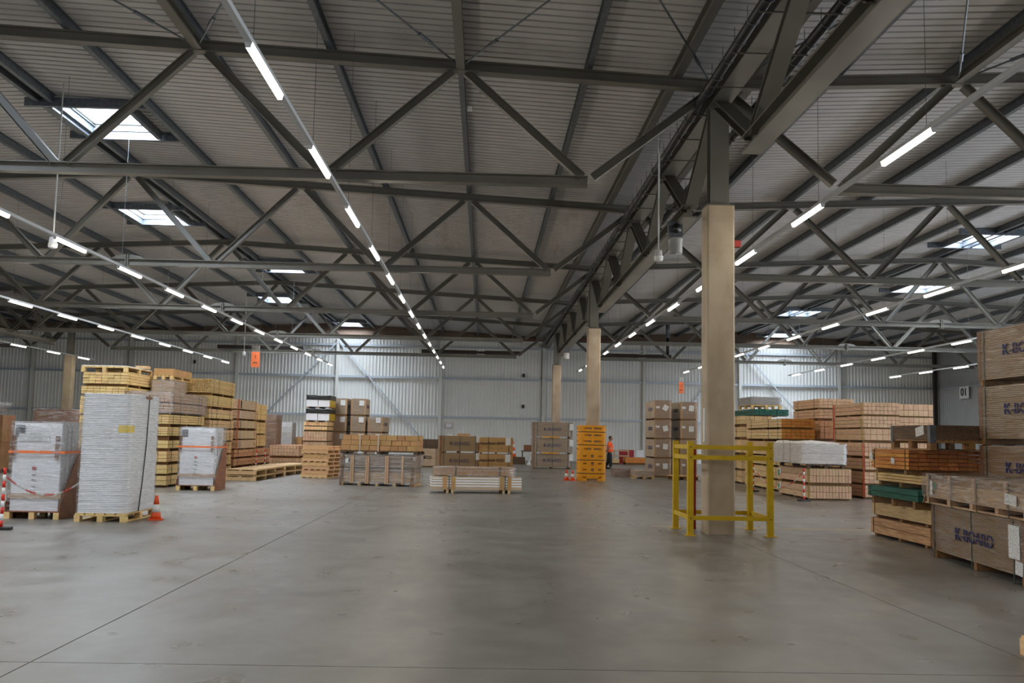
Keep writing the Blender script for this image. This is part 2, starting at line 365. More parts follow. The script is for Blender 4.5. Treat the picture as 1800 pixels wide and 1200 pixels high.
# ---- profiled wall cladding
def cladding(name, a, b, z0, z1, pitch, dep, m, out, ztop=None):
    """ribbed sheet from a to b (plan points), ribs standing proud towards out"""
    a, b, out = Vector(a), Vector(b), Vector(out); L = (b-a).length; d = (b-a).normalized(); n = int(L/pitch); p = L/n
    prof = []
    for i in range(n):
        s = i*p
        prof += [(s,0),(s+p*.58,0),(s+p*.68,dep),(s+p*.9,dep)]
    prof.append((L,0)); v = []; f = []
    for s, e in prof:
        q = a+d*s+out*e; zt = ztop(q.x) if ztop else z1
        v += [(q.x,q.y,z0),(q.x,q.y,zt)]
    for i in range(len(prof)-1): f.append((2*i,2*i+2,2*i+3,2*i+1))
    return obj(name, v, f, m, kind='structure')
def roofz(x):
    for n in NAVES:
        if n[0]-.01 <= x <= n[2]+.01: return ztc(x, n)+.42
    return 9
wb = cladding('wall_back', (XR,Y1), (XL,Y1), 0, 8.25, .23, .04, clad, (0,-1))
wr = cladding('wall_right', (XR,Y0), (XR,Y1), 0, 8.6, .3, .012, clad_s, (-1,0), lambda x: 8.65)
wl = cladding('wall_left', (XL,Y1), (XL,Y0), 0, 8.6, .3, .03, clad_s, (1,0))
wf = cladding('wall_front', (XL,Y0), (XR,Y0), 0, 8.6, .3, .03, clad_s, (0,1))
for nm, m, y, z0 in (('trim_1', brown_trim, Y1-.05, 8.25), ('trim_2', dark_steel, Y0+.05, 8.6)):
    v = []; f = []; xs = sorted({x for n in NAVES for x in n})
    for x in xs: v += [(x,y,z0),(x,y,roofz(x)+.05)]
    for i in range(len(xs)-1): f.append((2*i,2*i+2,2*i+3,2*i+1))
    obj(nm, v, f, m, kind='structure')
# posts, girts and wind braces of the back wall
PX = [-45.3,-38.25,-31.15,-24.5,-17.2,-10.3,-3.15,4.02,11.05,17.8,24.8]
for x in PX: ibeam('post', wb, wall_steel, (x,Y1-.16,0), (x,Y1-.16,8.25), .2, .2, up=(0,1,0))
xs = [XL]+PX+[XR]
for z in (2.89, 5.56, 7.75):
    for i in range(len(xs)-1):
        B('girt', wb, girtm, (xs[i+1]-xs[i]-.22,.1,.14), (xs[i]+.11,Y1-.16,z-.07))
for p, q in (((-17.0,.9),(-10.35,7.9)), ((-10.2,7.9),(-3.4,.3)), ((18.0,7.9),(24.6,.5)), ((11.3,.5),(17.6,7.9))):
    bar('brace', wb, girtm, (p[0],Y1-.28,p[1]), (q[0],Y1-.28,q[1]), .05, .09)
for y in [57.5,47.5,37.5,27.5]: ibeam('post', wr, steel, (XR-.16,y,0), (XR-.16,y,8.5), .2, .2, up=(1,0,0))
ibeam('post', wr, dark_steel, (XR-.3,66.9,0), (XR-.3,66.9,8.5), .24, .24, up=(1,0,0))
for z in (2.89,5.5): B('girt', wr, girtm, (.08,80,.12), (XR-.1,Y0,z-.06))
# ---- roof deck with openings for the roof lights
SKY = [(-10.1,-8.5,22.0), (-12.4,-10.8,32.25), (-10.15,-8.5,42.25), (-12.5,-10.9,52.75), (-10.2,-8.6,64.5),
       (-12.4,-10.8,12.0), (-10.1,-8.5,1.75), (17.05,18.6,33.0), (19.4,21.0,43.25), (17.1,18.8,53.75), (19.4,21.0,64.5), (19.4,21.0,22.5), (17.05,18.6,12.0), (19.4,21.0,1.75),
       (-39.6,-38.0,22.0), (-41.0,-39.4,42.25), (-39.6,-38.0,52.75)]
SKY = [(a,b,y,y+2.25) for a,b,y in SKY]
ceil = None
step = .25
for ni, n in enumerate(NAVES):
    for (xa, xb) in ((n[0],n[1]), (n[1],n[2])):
        v = []; f = []
        for k in range(int((Y1-Y0)/step)):
            y = Y0+k*step; cuts = []
            for a, b, c, d in SKY:
                if c-.01 <= y < d-.01 and b > xa and a < xb: cuts.append((max(a,xa), min(b,xb)))
            cuts.sort(); iv = []; s = xa
            for a, b in cuts: iv.append((s,a)); s = b
            iv.append((s,xb))
            for a, b in [(a+(b-a)*q/7, a+(b-a)*(q+1)/7) for a, b in iv if b-a > .02 for q in range(7)]:
                za, zb = ztc(a,n)+.42, ztc(b,n)+.42; i0 = len(v)
                for yy, e in ((y,0),(y+.185,0),(y+.19,.09),(y+.245,.09),(y+.25,0)):
                    v += [(a,yy,za+e),(b,yy,zb+e)]
                for q in range(4): f.append((i0+2*q,i0+2*q+2,i0+2*q+3,i0+2*q+1))
        o = obj('ceiling' if ceil is None else 'roof_sheet', v, f, deck, ceil, kind='structure' if ceil is None else None)
        if ceil is None: ceil = o
# closed outer skin, so no daylight leaks between the sheets
v = []; f = []
# purlins
for ni, n in enumerate(NAVES):
    pl = (n[1]-n[0])/6; pr = (n[2]-n[1])/6
    xs = [n[0]+pl*i for i in range(1,6)] + [n[1]+pr*i for i in range(1,6)]
    for x in xs:
        z = ztc(x,n)+.2+.11
        ys = [(Y0,Y1)]
        for a, b, c, d in SKY:
            if a-.05 < x < b+.05:
                ys = [q for (p0,p1) in ys for q in ((p0,min(p1,c)),(max(p0,d),p1)) if q[1]-q[0] > .3] if any(p0 < d and p1 > c for p0, p1 in ys) else ys
        for p0, p1 in ys: ibeam('purlin', ceil, galv, (x,p0,z), (x,p1,z), .22, .11)
    for e in (-.16,.16):
        z = ztc(n[1],n)+.31; ibeam('ridge_purlin', ceil, galv, (n[1]+e,Y0,z), (n[1]+e,Y1,z), .22, .11)
for n in (NAVES[1], NAVES[2]):
    for x in (n[0]+.75, n[2]-.75):
        z = ztc(x,n)+.3; ibeam('eaves_purlin', ceil, steel if x > 0 else galv, (x,Y0,z), (x,Y1,z), .24, .16)
# roof lights
for i, (a, b, c, d) in enumerate(SKY):
    n = [q for q in NAVES if q[0] <= (a+b)/2 <= q[2]][0]; z0 = min(ztc(a,n),ztc(b,n))+.40; zt = max(ztc(a,n),ztc(b,n))+.54
    o = obj('window_%d' % (i+1), [(a-.05,c-.05,zt),(b+.05,c-.05,zt),(b+.05,d+.05,zt),(a-.05,d+.05,zt)], [(0,3,2,1)], skym, kind='structure')
    for nm, q in (('kerb',(a-.03,c-.03,z0,a,d+.03,zt)), ('kerb',(b,c-.03,z0,b+.03,d+.03,zt)), ('kerb',(a,c-.03,z0,b,c,zt)), ('kerb',(a,d,z0,b,d+.03,zt))):
        B(nm, o, whitem, (q[3]-q[0],q[4]-q[1],q[5]-q[2]), q[:3])
    for nm, q in (('sash',(a,c,zt-.06,a+.07,d,zt-.01)), ('sash',(b-.07,c,zt-.06,b,d,zt-.01)), ('sash',(a,c,zt-.06,b,c+.07,zt-.01)), ('sash',(a,d-.07,zt-.06,b,d,zt-.01))):
        B(nm, o, whitem, (q[3]-q[0],q[4]-q[1],q[5]-q[2]), q[:3])
    zz = z0-.2
    for nm, q in (('trimmer',(a-.6,c-.16,zz,b+.6,c-.04,zz+.2)), ('trimmer',(a-.6,d+.04,zz,b+.6,d+.16,zz+.2)), ('trimmer',(a-.14,c,zz,a-.03,d,zz+.2)), ('trimmer',(b+.03,c,zz,b+.14,d,zz+.2))):
        B(nm, o, galv, (q[3]-q[0],q[4]-q[1],q[5]-q[2]), q[:3])
# unseen doors added as glowing panels for daylight, behind the camera and at right
for i, (x0, x1, z1) in enumerate(((-30,-25,4.6), (-21.5,-16.5,4.6), (-13,-8,4.6))):
    obj('glow_door_%d' % (i+1), [(x0,Y0+.06,.05),(x1,Y0+.06,.05),(x1,Y0+.06,z1),(x0,Y0+.06,z1)], [(0,3,2,1)], doorm, kind='structure')
for i, (ya, yb) in enumerate(((1,6),(10,15),(22,27),(32,37))):
    obj('glow_door_%d' % (i+4), [(XR-.06,ya,.05),(XR-.06,yb,.05),(XR-.06,yb,4.8),(XR-.06,ya,4.8)], [(0,1,2,3)], doorm2, kind='structure')
# ================================================================ structure: trusses
NAV = ['over the aisle far left', 'over the central aisle', 'over the right-hand aisle']
POS = {7.5:'just above the camera', 17.5:'nearest in view', 27.5:'second in depth', 37.5:'third in depth', 47.5:'fourth in depth', 57.5:'fifth, nearest the back wall'}
def truss(n, y, label):
    t = thing('roof_truss', label, 'truss', ((n[0]+n[2])/2, y, 0), 0, 'steel roof trusses'); ox = (n[0]+n[2])/2
    P = lambda x, z: (x-ox, 0, z)
    L = (n[1]-n[0])/3; R = (n[2]-n[1])/3
    tops = [n[0]+L*i for i in range(4)] + [n[1]+R*i for i in range(1,4)]
    bots = [(tops[i]+tops[i+1])/2 for i in range(6)]
    zt = lambda x: ztc(x,n)+.1
    for a, b in ((n[0],n[1]),(n[1],n[2])): ibeam('top_chord', t, steel, P(a,zt(a)), P(b,zt(b)), .2, .2)
    mid = n[1]
    ibeam('bottom_chord', t, steel, P(bots[0],6.35), P(mid-.02,6.35), .19, .2); ibeam('bottom_chord', t, steel, P(mid+.02,6.35), P(bots[-1],6.35), .19, .2)
    B('splice_plate', t, steel, (.03,.26,.36), (mid-.045-ox,-.13,6.2)); B('splice_plate', t, steel, (.03,.26,.36), (mid+.015-ox,-.13,6.2))
    for s in (-1,1):
        v = [(mid-ox, -.008, 6.44),(mid-ox+s*.5,-.008,6.44),(mid-ox+s*.35,-.008,6.53),(mid-ox+s*.06,-.008,6.58)]
        v += [(x,.008,z) for x,y_,z in v]; obj('gusset', v, [(0,1,2,3),(7,6,5,4),(0,4,5,1),(1,5,6,2),(2,6,7,3),(3,7,4,0)], steel, t)
    for i in range(6):
        for tx in (tops[i], tops[i+1]):
            s = 1 if tx > bots[i] else -1
            ibeam('diagonal', t, steel, P(bots[i]+s*.1,6.44), P(tx-s*.12,zt(tx)-.1), .15, .15, .01, .012)
    return t
for ni, n in enumerate(NAVES):
    for y in (7.5,17.5,27.5,37.5,47.5,57.5):
        if y < 10 : continue
        if ni == 0 and y < 40: continue
        truss(n, y, 'grey steel lattice roof truss %s, %s' % (NAV[ni], POS[y]))
# compression struts and wind-bracing rods in the nearest roof bay
for (x, n) in ((-5.45,NAVES[1]), (-.6,NAVES[1]), (8.75,NAVES[2]), (13.3,NAVES[2])):
    z = ztc(x,n)+.09
    tag(ibeam('roof_strut', None, steel, (x,7.5,z), (x,17.38,z), .16, .16), 'pale steel strut running to the nearest truss, %s' % {-5.45:'left of the centre light row',-.6:'at top centre of the view',8.75:'right of the concrete column',13.3:'at the far right edge'}[x], 'strut', 'roof struts')
NOD = [(-10.2,NAVES[1]),(-5.45,NAVES[1]),(-.6,NAVES[1]),(4.1,NAVES[1])]; NOR = [(4.3,NAVES[2]),(8.75,NAVES[2]),(13.3,NAVES[2])]
for ns, nm in ((NOD,'left of the girder'), (NOR,'right of the girder')):
    for i in range(len(ns)-1):
        (xa, na), (xb, nb) = ns[i], ns[i+1]
        for k, (p, q) in enumerate((((xa,7.6,ztc(xa,na)+.06),(xb,17.4,ztc(xb,nb)+.06)), ((xb,7.6,ztc(xb,nb)+.06),(xa,17.4,ztc(xa,na)+.06)))):
            t = thing('bracing_rod', 'thin bracing rod in the nearest roof bay, %s, panel %s, leaning %s' % (nm, ['one','two','three'][i], ['right','left'][k]), 'rod', p, 0, 'wind bracing rods')
            P, Q = Vector((0,0,0)), Vector(q)-Vector(p); mb = MB(); mb.tube([P,Q], .018, 6); mb.build('rod', galv, t)
            a = P.lerp(Q,.86); b2 = P.lerp(Q,.9); mb = MB(); mb.tube([a,b2], .035, 6); mb.build('turnbuckle', galv, t)
# ================================================================ columns, girders
def column(x, y, label):
    t = thing('concrete_column', label, 'column', (x,y,0), 0, 'concrete columns')
    w, c, h = .25, .03, 5.9
    pts = [(-w+c,-w),(w-c,-w),(w,-w+c),(w,w-c),(w-c,w),(-w+c,w),(-w,w-c),(-w,-w+c)]
    v = [(a,b,0) for a,b in pts]+[(a,b,h) for a,b in pts]
    obj('shaft', v, [(i,(i+1)%8,(i+1)%8+8,i+8) for i in range(8)]+[tuple(range(8))[::-1],tuple(range(8,16))], concrete, t)
    B('cap_plate', t, steel, (.5,.5,.03), (-.25,-.25,h))
    ibeam('steel_head', t, steel, (0,0,h+.03), (0,0,7.76), .3, .34, .02, .025, up=(0,1,0))
    return t
column(4.2,17.42,'bare concrete column standing inside the yellow steel guard frame')
column(4.2,37.8,'concrete column rising out of the orange plastic column guard')
column(4.2,57.6,'distant concrete column behind the stack of three printed board crates')
column(-24.5,57.6,'concrete column by the left wall bays behind the white wrapped pallets')
column(-24.5,37.6,'concrete column just outside the left edge of the view')
def girder(x, ya, yb, label):
    t = thing('lattice_girder', label, 'girder', (x,(ya+yb)/2,0), 0, 'lattice girders'); oy = (ya+yb)/2; P = lambda y, z: (0,y-oy,z)
    n = max(1, round((yb-ya)/5)); p = (yb-ya)/n
    ibeam('top_chord', t, steel, P(ya+.01,7.95), P(yb-.01,7.95), .3, .36, .02, .028)
    if n > 1:
        bt = [ya+p*(i+.5) for i in range(n)]
        ibeam('bottom_chord', t, steel, P(bt[0]-.25,6.4), P(bt[-1]+.25,6.4), .28, .32, .02, .028)
        for i in range(n):
            for s in (-1,1):
                ty = bt[i]+s*p/2
                ibeam('diagonal', t, steel, P(bt[i]+s*.12,6.52), P(ty-s*.16,7.82), .16, .26, .014, .018)
    return t
girder(4.2,-2.5,17.42,'heavy steel lattice girder over the camera, ending at the near concrete column')
girder(4.2,17.42,37.8,'heavy steel lattice girder between the near column and the orange-guarded column')
girder(4.2,37.8,57.6,'heavy steel lattice girder between the orange-guarded column and the farthest column')
girder(-24.5,37.6,57.6,'heavy steel lattice girder along the far left column line')
ibeam('girder_tail', None, steel, (4.2,57.62,7.95), (4.2,Y1-.05,7.95), .3, .36); tag(bpy.data.objects['girder_tail'], 'short steel beam from the farthest column to the back wall', 'beam')
bpy.data.objects['girder_tail'].name = 'steel_beam'
# rain pipes along the girder
for x, lb in ((3.84,'left'), (4.94,'right')):
    t = thing('rain_pipe', 'black rain water pipe hung along the %s side of the lattice girder' % lb, 'pipe', (x,27,7.86), 0, 'black pipes along the girder')
    if lb == 'left': pipe_left = t
    mb = MB(); mb.tube([(0,-38,0),(0,39.6,0)], .085, 12); mb.build('pipe', blackm, t, True)
    y = -37.3
    while y < 39:
        mb = MB(); mb.tube([(.095*math.cos(a),y,.095*math.sin(a)) for a in [PI+PI*k/8 for k in range(9)]], .008, 5); mb.tube([(-.095,y,0),(-.095,y,.2)], .006, 4); mb.build('clip', galv, t); y += .75 if y > -16 else 1.5
    for y in (-5,8,21):
        mb = MB(); mb.tube([(0,y-.1,0),(0,y+.1,0)], .098, 12); mb.build('socket', blackm, t, True)
for k in range(28): B('cross_rod', pipe_left, dark_steel, (1.2,.03,.02), (-.06,13.2+1.5*k-27,-.115))
# ================================================================ light rows
LUM = bpy.data.meshes.new('luminaire'); LUM.from_pydata([(-.025,-.775,-.04),(.025,-.775,-.04),(.025,.775,-.04),(-.025,.775,-.04),(-.0425,-.775,.0225),(.0425,-.775,.0225),(.0425,.775,.0225),(-.0425,.775,.0225)], [], BF); LUM.materials.append(lampm); LUM.materials.append(rail_m); LUM.polygons.foreach_set('material_index', [0,1,1,0,1,0])
def lrow(x, first, period, ya, yb, label):
    t = thing('light_row', label, 'light fitting', (x,0,5.6), 0, 'suspended rows of strip lights')
    n = [q for q in NAVES if q[0] <= x <= q[2]][0]; zr = ztc(x,n)+.4-5.6
    B('trunking', t, rail_m, (.07,yb-ya+.4,.06), (-.035,ya-.2,.03))
    y = first
    while y-period > ya: y -= period
    while y < yb:
        link('luminaire', LUM, t, None, (0,y+.775,.0065))
        if y > 4:
            mb = MB(); mb.tube([(0,y+.2,.09),(0,y+.2,zr)], .004, 4); mb.build('suspension_wire', galv, t)
        y += period
lrow(-2.52,9.69,3.555,-9,57.3,'suspended strip-light row running down the centre of the hall')
lrow(-9.12,20.31,3.555,-9,57.3,'suspended strip-light row left of the centre row, with the globe beside it')
lrow(-15.15,30.83,3.555,-9,57.3,'suspended strip-light row third from the centre on the left')
lrow(-23.1,47.5,3.9,20,57.3,'short strip-light row farthest left, near the left concrete column')
lrow(5.57,11.74,4.03,-9,59.3,'suspended strip-light row passing right beside the concrete columns')
lrow(11.73,23.9,3.95,-9,57.3,'suspended strip-light row second from the columns on the right')
lrow(18.35,36.0,3.98,-9,58,'suspended strip-light row third from the columns on the right')
lrow(24.2,51.8,3.95,-9,57.3,'suspended strip-light row farthest right, by the right wall')
lrow(-31.5,20,3.9,-5,46,'suspended strip-light row over the bays beyond the left edge')
# ================================================================ goods: builders
def bundle(label, x, y, z, W, L, H, nx, nz, m, rz=0, endm=None, bear=.06, straps=(), strapm=None, jit=.012, cat='timber bundle', group=None, bearm=None, gap=.009, name='timber_bundle', ejit=.01):
    """strapped bundle of boards: ends face -y; bearers lie under it, inside its height"""
    t = thing(name, label, cat, (x,y,z), rz, group); rnd = random.Random(int(x*97+y*31+z*53)); bw = W/nx; bh = (H-bear)/nz
    if bear:
        k = 3 if L > 2 else 2
        for i in range(k): B('bearer', t, bearm or wood_dk, (W-.04,.09,bear-.004), (.02, .15+(L-.4)*i/(k-1), .001))
    for r in range(nz):
        for c in range(nx):
            e = rnd.uniform(0,jit)
            B('board', t, m, (bw-gap,L-.03,bh-gap), (c*bw+gap/2+rnd.uniform(-1,1)*ejit*.2, .005+e, bear+r*bh+gap/2), endm=endm)
    for s in straps: ring('strap', t, strapm or strap_g, 0, W, bear, H, s*L, .022)
    return t
def pallet(label, x, y, z, W=1.2, D=.8, rz=0, m=None, H=.144, group='wooden pallets', parent=None):
    """pallet: W across, D deep"""
    m = m or pine_y
    if parent: t = parent; ox, oy, oz = x, y, z
    else: t = thing('wooden_pallet', label, 'pallet', (x,y,z), rz, group); ox = oy = oz = 0
    for i in range(3):
        B('bottom_board', t, m, (.1,D,.022), (ox+(W-.1)*i/2, oy, oz))
        for j in range(3): B('block', t, m, (.1,.13,H-.066), (ox+(W-.1)*i/2, oy+(D-.13)*j/2, oz+.022))
    for j in range(3): B('stringer', t, m, (W,.1,.022), (ox, oy+(D-.1)*j/2, oz+H-.044))
    n = max(5, int(W/.17)); bw = W/n
    for i in range(n): B('deck_board', t, m, (bw-.03,D,.022), (ox+i*bw+.015, oy, oz+H-.022))
    return t
def kcrate(label, x, y, z, W, D, H, rz=0, face='front', txt='K-BOARD', body=None, prot=True, lab=None, n=18, wrap=True, group='printed board crates', tsize=None, straps=None, slit=True, textpos=None, ink=None, bear=.08, twide=.92):
    """strapped pile of boards on bearers, printed carton-paper faces. W along x, D along y"""
    t = thing('board_crate', label, 'crate', (x,y,z), rz, group); body = body or mdf
    sheets('board_pile', t, body, 0,0,bear,W,D,H,n,.004,.36)
    for i in range(3 if W > 1.2 or D > 1.2 else 2):
        k = 2 if (W > 1.2 or D > 1.2) else 1
        if W >= D: B('bearer', t, wood_dk, (.1,D-.02,bear-.004), (.03+(W-.16)*i/k, .01, .002))
        else: B('bearer', t, wood_dk, (W-.02,.1,bear-.004), (.01, .03+(D-.16)*i/k, .002))
    if prot:
        for (cx, cy) in ((0,0),(W,0),(0,D),(W,D)):
            sx, sy = (1 if cx == 0 else -1), (1 if cy == 0 else -1); mb = MB(); a = .09; e = .006
            x0, x1 = sorted((cx-sx*e, cx+sx*a)); y0, y1 = sorted((cy-sy*e, cy)); mb.box(x0,y0,bear+.01,x1,y1,H+.004)
            x0, x1 = sorted((cx-sx*e, cx)); y0, y1 = sorted((cy-sy*e, cy+sy*a)); mb.box(x0,y0,bear+.01,x1,y1,H+.004)
            mb.build('edge_protector', card_dk, t)
    st = straps if straps is not None else (.1,.5,.9)
    for s in st:
        if W >= D: ring('strap', t, strap_g, -.006, W+.006, 0, H+.002, s*W, .022) if False else ringx('strap', t, strap_g, -.006, D+.006, .002, H+.005, s*W, .022)
        else: ring('strap', t, strap_g, -.006, W+.006, .002, H+.005, s*D, .022)
    if txt:
        ts = tsize or .16
        if face == 'front': text('lettering', t, txt, ink or blue_ink, ts, (textpos or (W*.5, -.012, (H+bear)/2)), 0, slit, 0 if slit else .02, PI/2, twide)
        else: text('lettering', t, txt, ink or blue_ink, ts, (textpos or (-.012, D*.5, (H+bear)/2)), -PI/2, slit, 0, PI/2, twide)
    for (px, py, pz, pw, ph, rt) in (lab or ()):
        if px == 'f': B('label_paper', t, paper, (pw,.004,ph), (py, -.016, pz), (0,rt,0))
        elif px == 'l': B('label_paper', t, paper, (.004,pw,ph), (-.016, py, pz), (rt,0,0))
        else: B('label_paper', t, paper, (.004,pw,ph), (W+.012, py, pz), (rt,0,0))
    if wrap: shell('stretch_film', t, film, -.01,-.01,bear,W+.01,D+.01,H+.004,.003,8)
    return t
def stack(bl, x, y, W, L, layers, where, **kw):
    """timber bundles one above another; layers = [(z0, z1, material, nx, nz, opts)]"""
    n = len(layers)
    for i, ly in enumerate(layers):
        z0, z1, m, nx, nz = ly[:5]; o = dict(kw); o.update(ly[5] if len(ly) > 5 else {})
        rnd = random.Random(int(x*11+y*7+i)); dx = o.pop('dx', rnd.uniform(-.025,.025)); dL = o.pop('dL', 0); dy = o.pop('dy', rnd.uniform(0,.05)); nm = o.pop('nm', bl); dW = o.pop('dW', 0)
        bundle('%s, %s %s' % (nm, ordn(i,n), where), x+dx, y+dy, z0, W+dW, L+dL, z1-z0, nx, nz, m, **o)
def gaps(zs, base=.0):
    """turn visible (bottom, top) pairs into touching layers: the gap below each is its bearer"""
    out = []; prev = base
    for a, b in zs: out.append((prev, b, a-prev)); prev = b
    return out
# ---------------------------------------------------------------- left: white panel packs on pallets
def panel_pack(label, x, y, W, D, H, np, big):
    t = thing('panel_pack', label, 'panel pack', (x,y,0), 0, 'white panel packs in stretch film')
    B('base_board', t, ply, (W,D,.012), (0,0,.122))
    for i in range(3):
        for j in range(3): B('block', t, pine_y, (.1,.12,.1), (.005+(W-.11)*i/2, .0+(D-.12)*j/2, .0))
        B('stringer', t, pine_y, (.1,D,.02), (.005+(W-.11)*i/2, 0, .1))
    pw = W-.12; y0 = .1; th = (D-.28)/np
    for i in range(np): B('panel', t, white, (pw-.012*(i%2),th-.012,H-.14), (.05+.012*(i%3), y0+i*th, .137), (-.0,0,0))
    B('front_board', t, pine_p, (pw+.08,.02,.09), (.02, .072, .36))
    # plywood cheeks
    for cx in (0, W-.012):
        prof = [(0,0),(D,0),(D,H*.76),(D*.8,H*.76),(.02,.28)]
        v = [(cx,a,b) for a,b in prof]+[(cx+.012,a,b) for a,b in prof]; k = len(prof)
        obj('cheek_board', v, [tuple(range(k))[::-1],tuple(range(k,2*k))]+[(i,(i+1)%k,(i+1)%k+k,i+k) for i in range(k)], ply, t)
    for cx in (.03, W-.17): B('edge_protector', t, card_dk, (.06,.03,.42), (cx, .06, H*.62))
    belt('strap', t, strap_o, -.004, W+.004, .05, D-.01, H*.68, .045)
    B('emblem', t, red_ink, (.075,.004,.06), (W*.42, .085, H*.505))
    for k, z in enumerate((.45,.4,.33,.27)): B('print', t, dark_ink, (.07,.004,.012), (W*.42, .085, H*z))
    B('picture_label', t, blackm, (.17,.004,.2), (.07, .086, H-.25))
    if big:
        for k, (px, wd, ht) in enumerate(((.14,.19,.13),(.33,.19,.14),(.53,.17,.1))): B('label_paper', t, paper, (wd,.004,ht), (px, .08, H-.33))
    shell('stretch_film', t, film_h, .01,.045,.14,W-.01,D,H+.02,.008,12)
    return t
panel_pack('white panels strapped in orange and film on a pallet, left of the tall white stack', -8.57, 17.8, .98, 1.0, 1.72, 7, True)
panel_pack('smaller-looking white panel pack in film farther back, in front of the timber stacks', -8.42, 27.02, 1.06, 1.1, 1.71, 7, False)
# tall pile of white moulded sheets
t = thing('sheet_pile', 'tall ribbed pile of white moulded sheets with a yellow label', 'sheet pile', (-7.18,17.53,.144), 0)
def rsheet(W, D, rf, z0, z1, e, n=8):
    pts = []
    for (cx, cy, a0, r) in ((W-rf,rf,-PI/2,rf),(W-.03,D-.03,0,.03),(.03,D-.03,PI/2,.03),(.05,.05,PI,.05)):
        for k in range(n+1): pts.append((cx+(r-e)*math.cos(a0+PI/2*k/n), cy+(r-e)*math.sin(a0+PI/2*k/n)))
    return pts
mb = MB(); W, D, H, NS = .86, 1.5, 2.12, 66; rnd = random.Random(3); rings = []
for i in range(NS):
    z = H*i/NS; th = H/NS; a, b = rnd.uniform(-.004,.004), rnd.uniform(-.004,.004)
    lean = .0*i
    for e, zz in ((.014,z),(.0,z+th*.25),(.002,z+th*.7),(.014,z+th*.98)):
        rings.append([(px+a+lean,py+b,zz) for px,py in rsheet(W,D,.2,0,0,e)])
nn = len(rings[0]); v = [p for r in rings for p in r]
f = [(i*nn+j,i*nn+(j+1)%nn,(i+1)*nn+(j+1)%nn,(i+1)*nn+j) for i in range(len(rings)-1) for j in range(nn)]+[tuple(range(nn))[::-1],tuple(range((len(rings)-1)*nn,len(rings)*nn))]
obj('moulded_sheets', v, f, white_s, t, kind='stuff')
ringx('strap', t, strap_k, .3, D+.01, -.02, H+.004, W*.5, .02) if False else None
mb = MB(); mb.tube([(W+.012,.62,-.0),(W+.01,.74,.5),(W+.008,.86,1.2),(W+.006,.92,H+.01),(W-.3,.92,H+.012)], .011, 5); mb.build('strap', strap_k, t)
B('label_paper', t, paper, (.12,.004,.16), (.42,-.008,1.33), (0,.12,0))
v = []
for k in range(5):
    a = -PI/2+PI/2*k/4*1.0; q = (W-.2+.206*math.cos(a), .2+.206*math.sin(a))
    v += [(q[0],q[1],1.43),(q[0],q[1],1.56)]
obj('yellow_label', v, [(2*k,2*k+2,2*k+3,2*k+1) for k in range(4)], yellow_lab, t)
B('edge_protector', t, card_dk, (.02,.3,.05), (W-.005,.75,H-.06))
shell('stretch_film', t, film, -.012,-.012,0,W+.012,D+.012,H+.012,.004,10)
pallet('pale wooden pallet under the tall white sheet pile', -7.2, 17.5, 0, .9, 1.58)
def cone(label, x, y, h=.5, m=None):
    t = thing('traffic_cone', label, 'cone', (x,y,0), random.random(), 'traffic cones'); s = h/.5; m = m or orangec
    mb = MB(); mb.box(-.15*s,-.15*s,0,.15*s,.15*s,.03*s); mb.build('base', m, t)
    P = lambda z: (.115-.165*z/.5*.52)*s
    mb = MB(); mb.lathe([(P(z),z*s) for z in (.03,.16)], 16); mb.build('lower_cone', m, t, True)
    mb = MB(); mb.lathe([(P(z)+.001,z*s) for z in (.16,.32)], 16); mb.build('reflective_band', reflect if h > .6 else whitem, t, True)
    mb = MB(); mb.lathe([(P(z),z*s) for z in (.32,.5)], 16); mb.build('upper_cone', m, t, True)
    return t
cone('orange traffic cone beside the tall white sheet pile', -5.97, 18.1, .44)
def barrier_post(label, x, y, h=.95):
    t = thing('chain_post', label, 'barrier post', (x,y,0), .3, 'red and white chain posts')
    mb = MB(); mb.box(-.16,-.1,0,.16,.1,.045); mb.build('foot', rubber, t)
    n = 9
    for k in range(n):
        mb = MB(); mb.tube([(0,0,.045+(h-.045)*k/n),(0,0,.045+(h-.045)*(k+1)/n)], .025, 10); mb.build('band', redp if k%2 == (n-1)%2 else whitem, t, True)
    return t
barrier_post('red and white chain post at the left edge of the view', -7.68, 15.9, .98)
barrier_post('red and white chain post in front of the film-wrapped white load', 9.0, 27.25, .92)
barrier_post('red and white chain post seen between the yellow guard posts', 8.86, 31.9, .9)
barrier_post('red and white chain post in front of the brown timber stack at left', -8.74, 37.7, .92)
barrier_post('leaning-looking red and white chain post beside the brown cartons', -8.74, 39.2, .92)
def chain(label, p, q, sag, n=40, c=(redp, whitem)):
    p, q = Vector(p), Vector(q); t = MB(); L = (q-p).length
    for k in range(n):
        a, b = k/n, (k+1)/n
        A = p.lerp(q,a)+Vector((0,0,-4*sag*a*(1-a))); Bq = p.lerp(q,b)+Vector((0,0,-4*sag*b*(1-b))); d = (Bq-A); e = d*.22
        s = d.cross(Vector((0,0,1))).normalized() if k%2 else Vector((0,0,1)); s = s*.014
        t.tube([A-e,A+s,Bq+s*.98,Bq+e,Bq-s,A-s,A-e], .005, 4, (k//5)%2, False)
    o = t.build('plastic_chain', list(c), None, kind=None); return tag(o, label, 'chain', 'plastic barrier chains')
chain('red and white plastic chain hanging before the left panel pack', (-7.66,15.92,.84), (-7.36,18.5,.8), .34, 46)
chain('red and white chain sagging from the post by the white wrapped load', (9.0,27.28,.82), (8.86,31.9,.8), .55, 60)
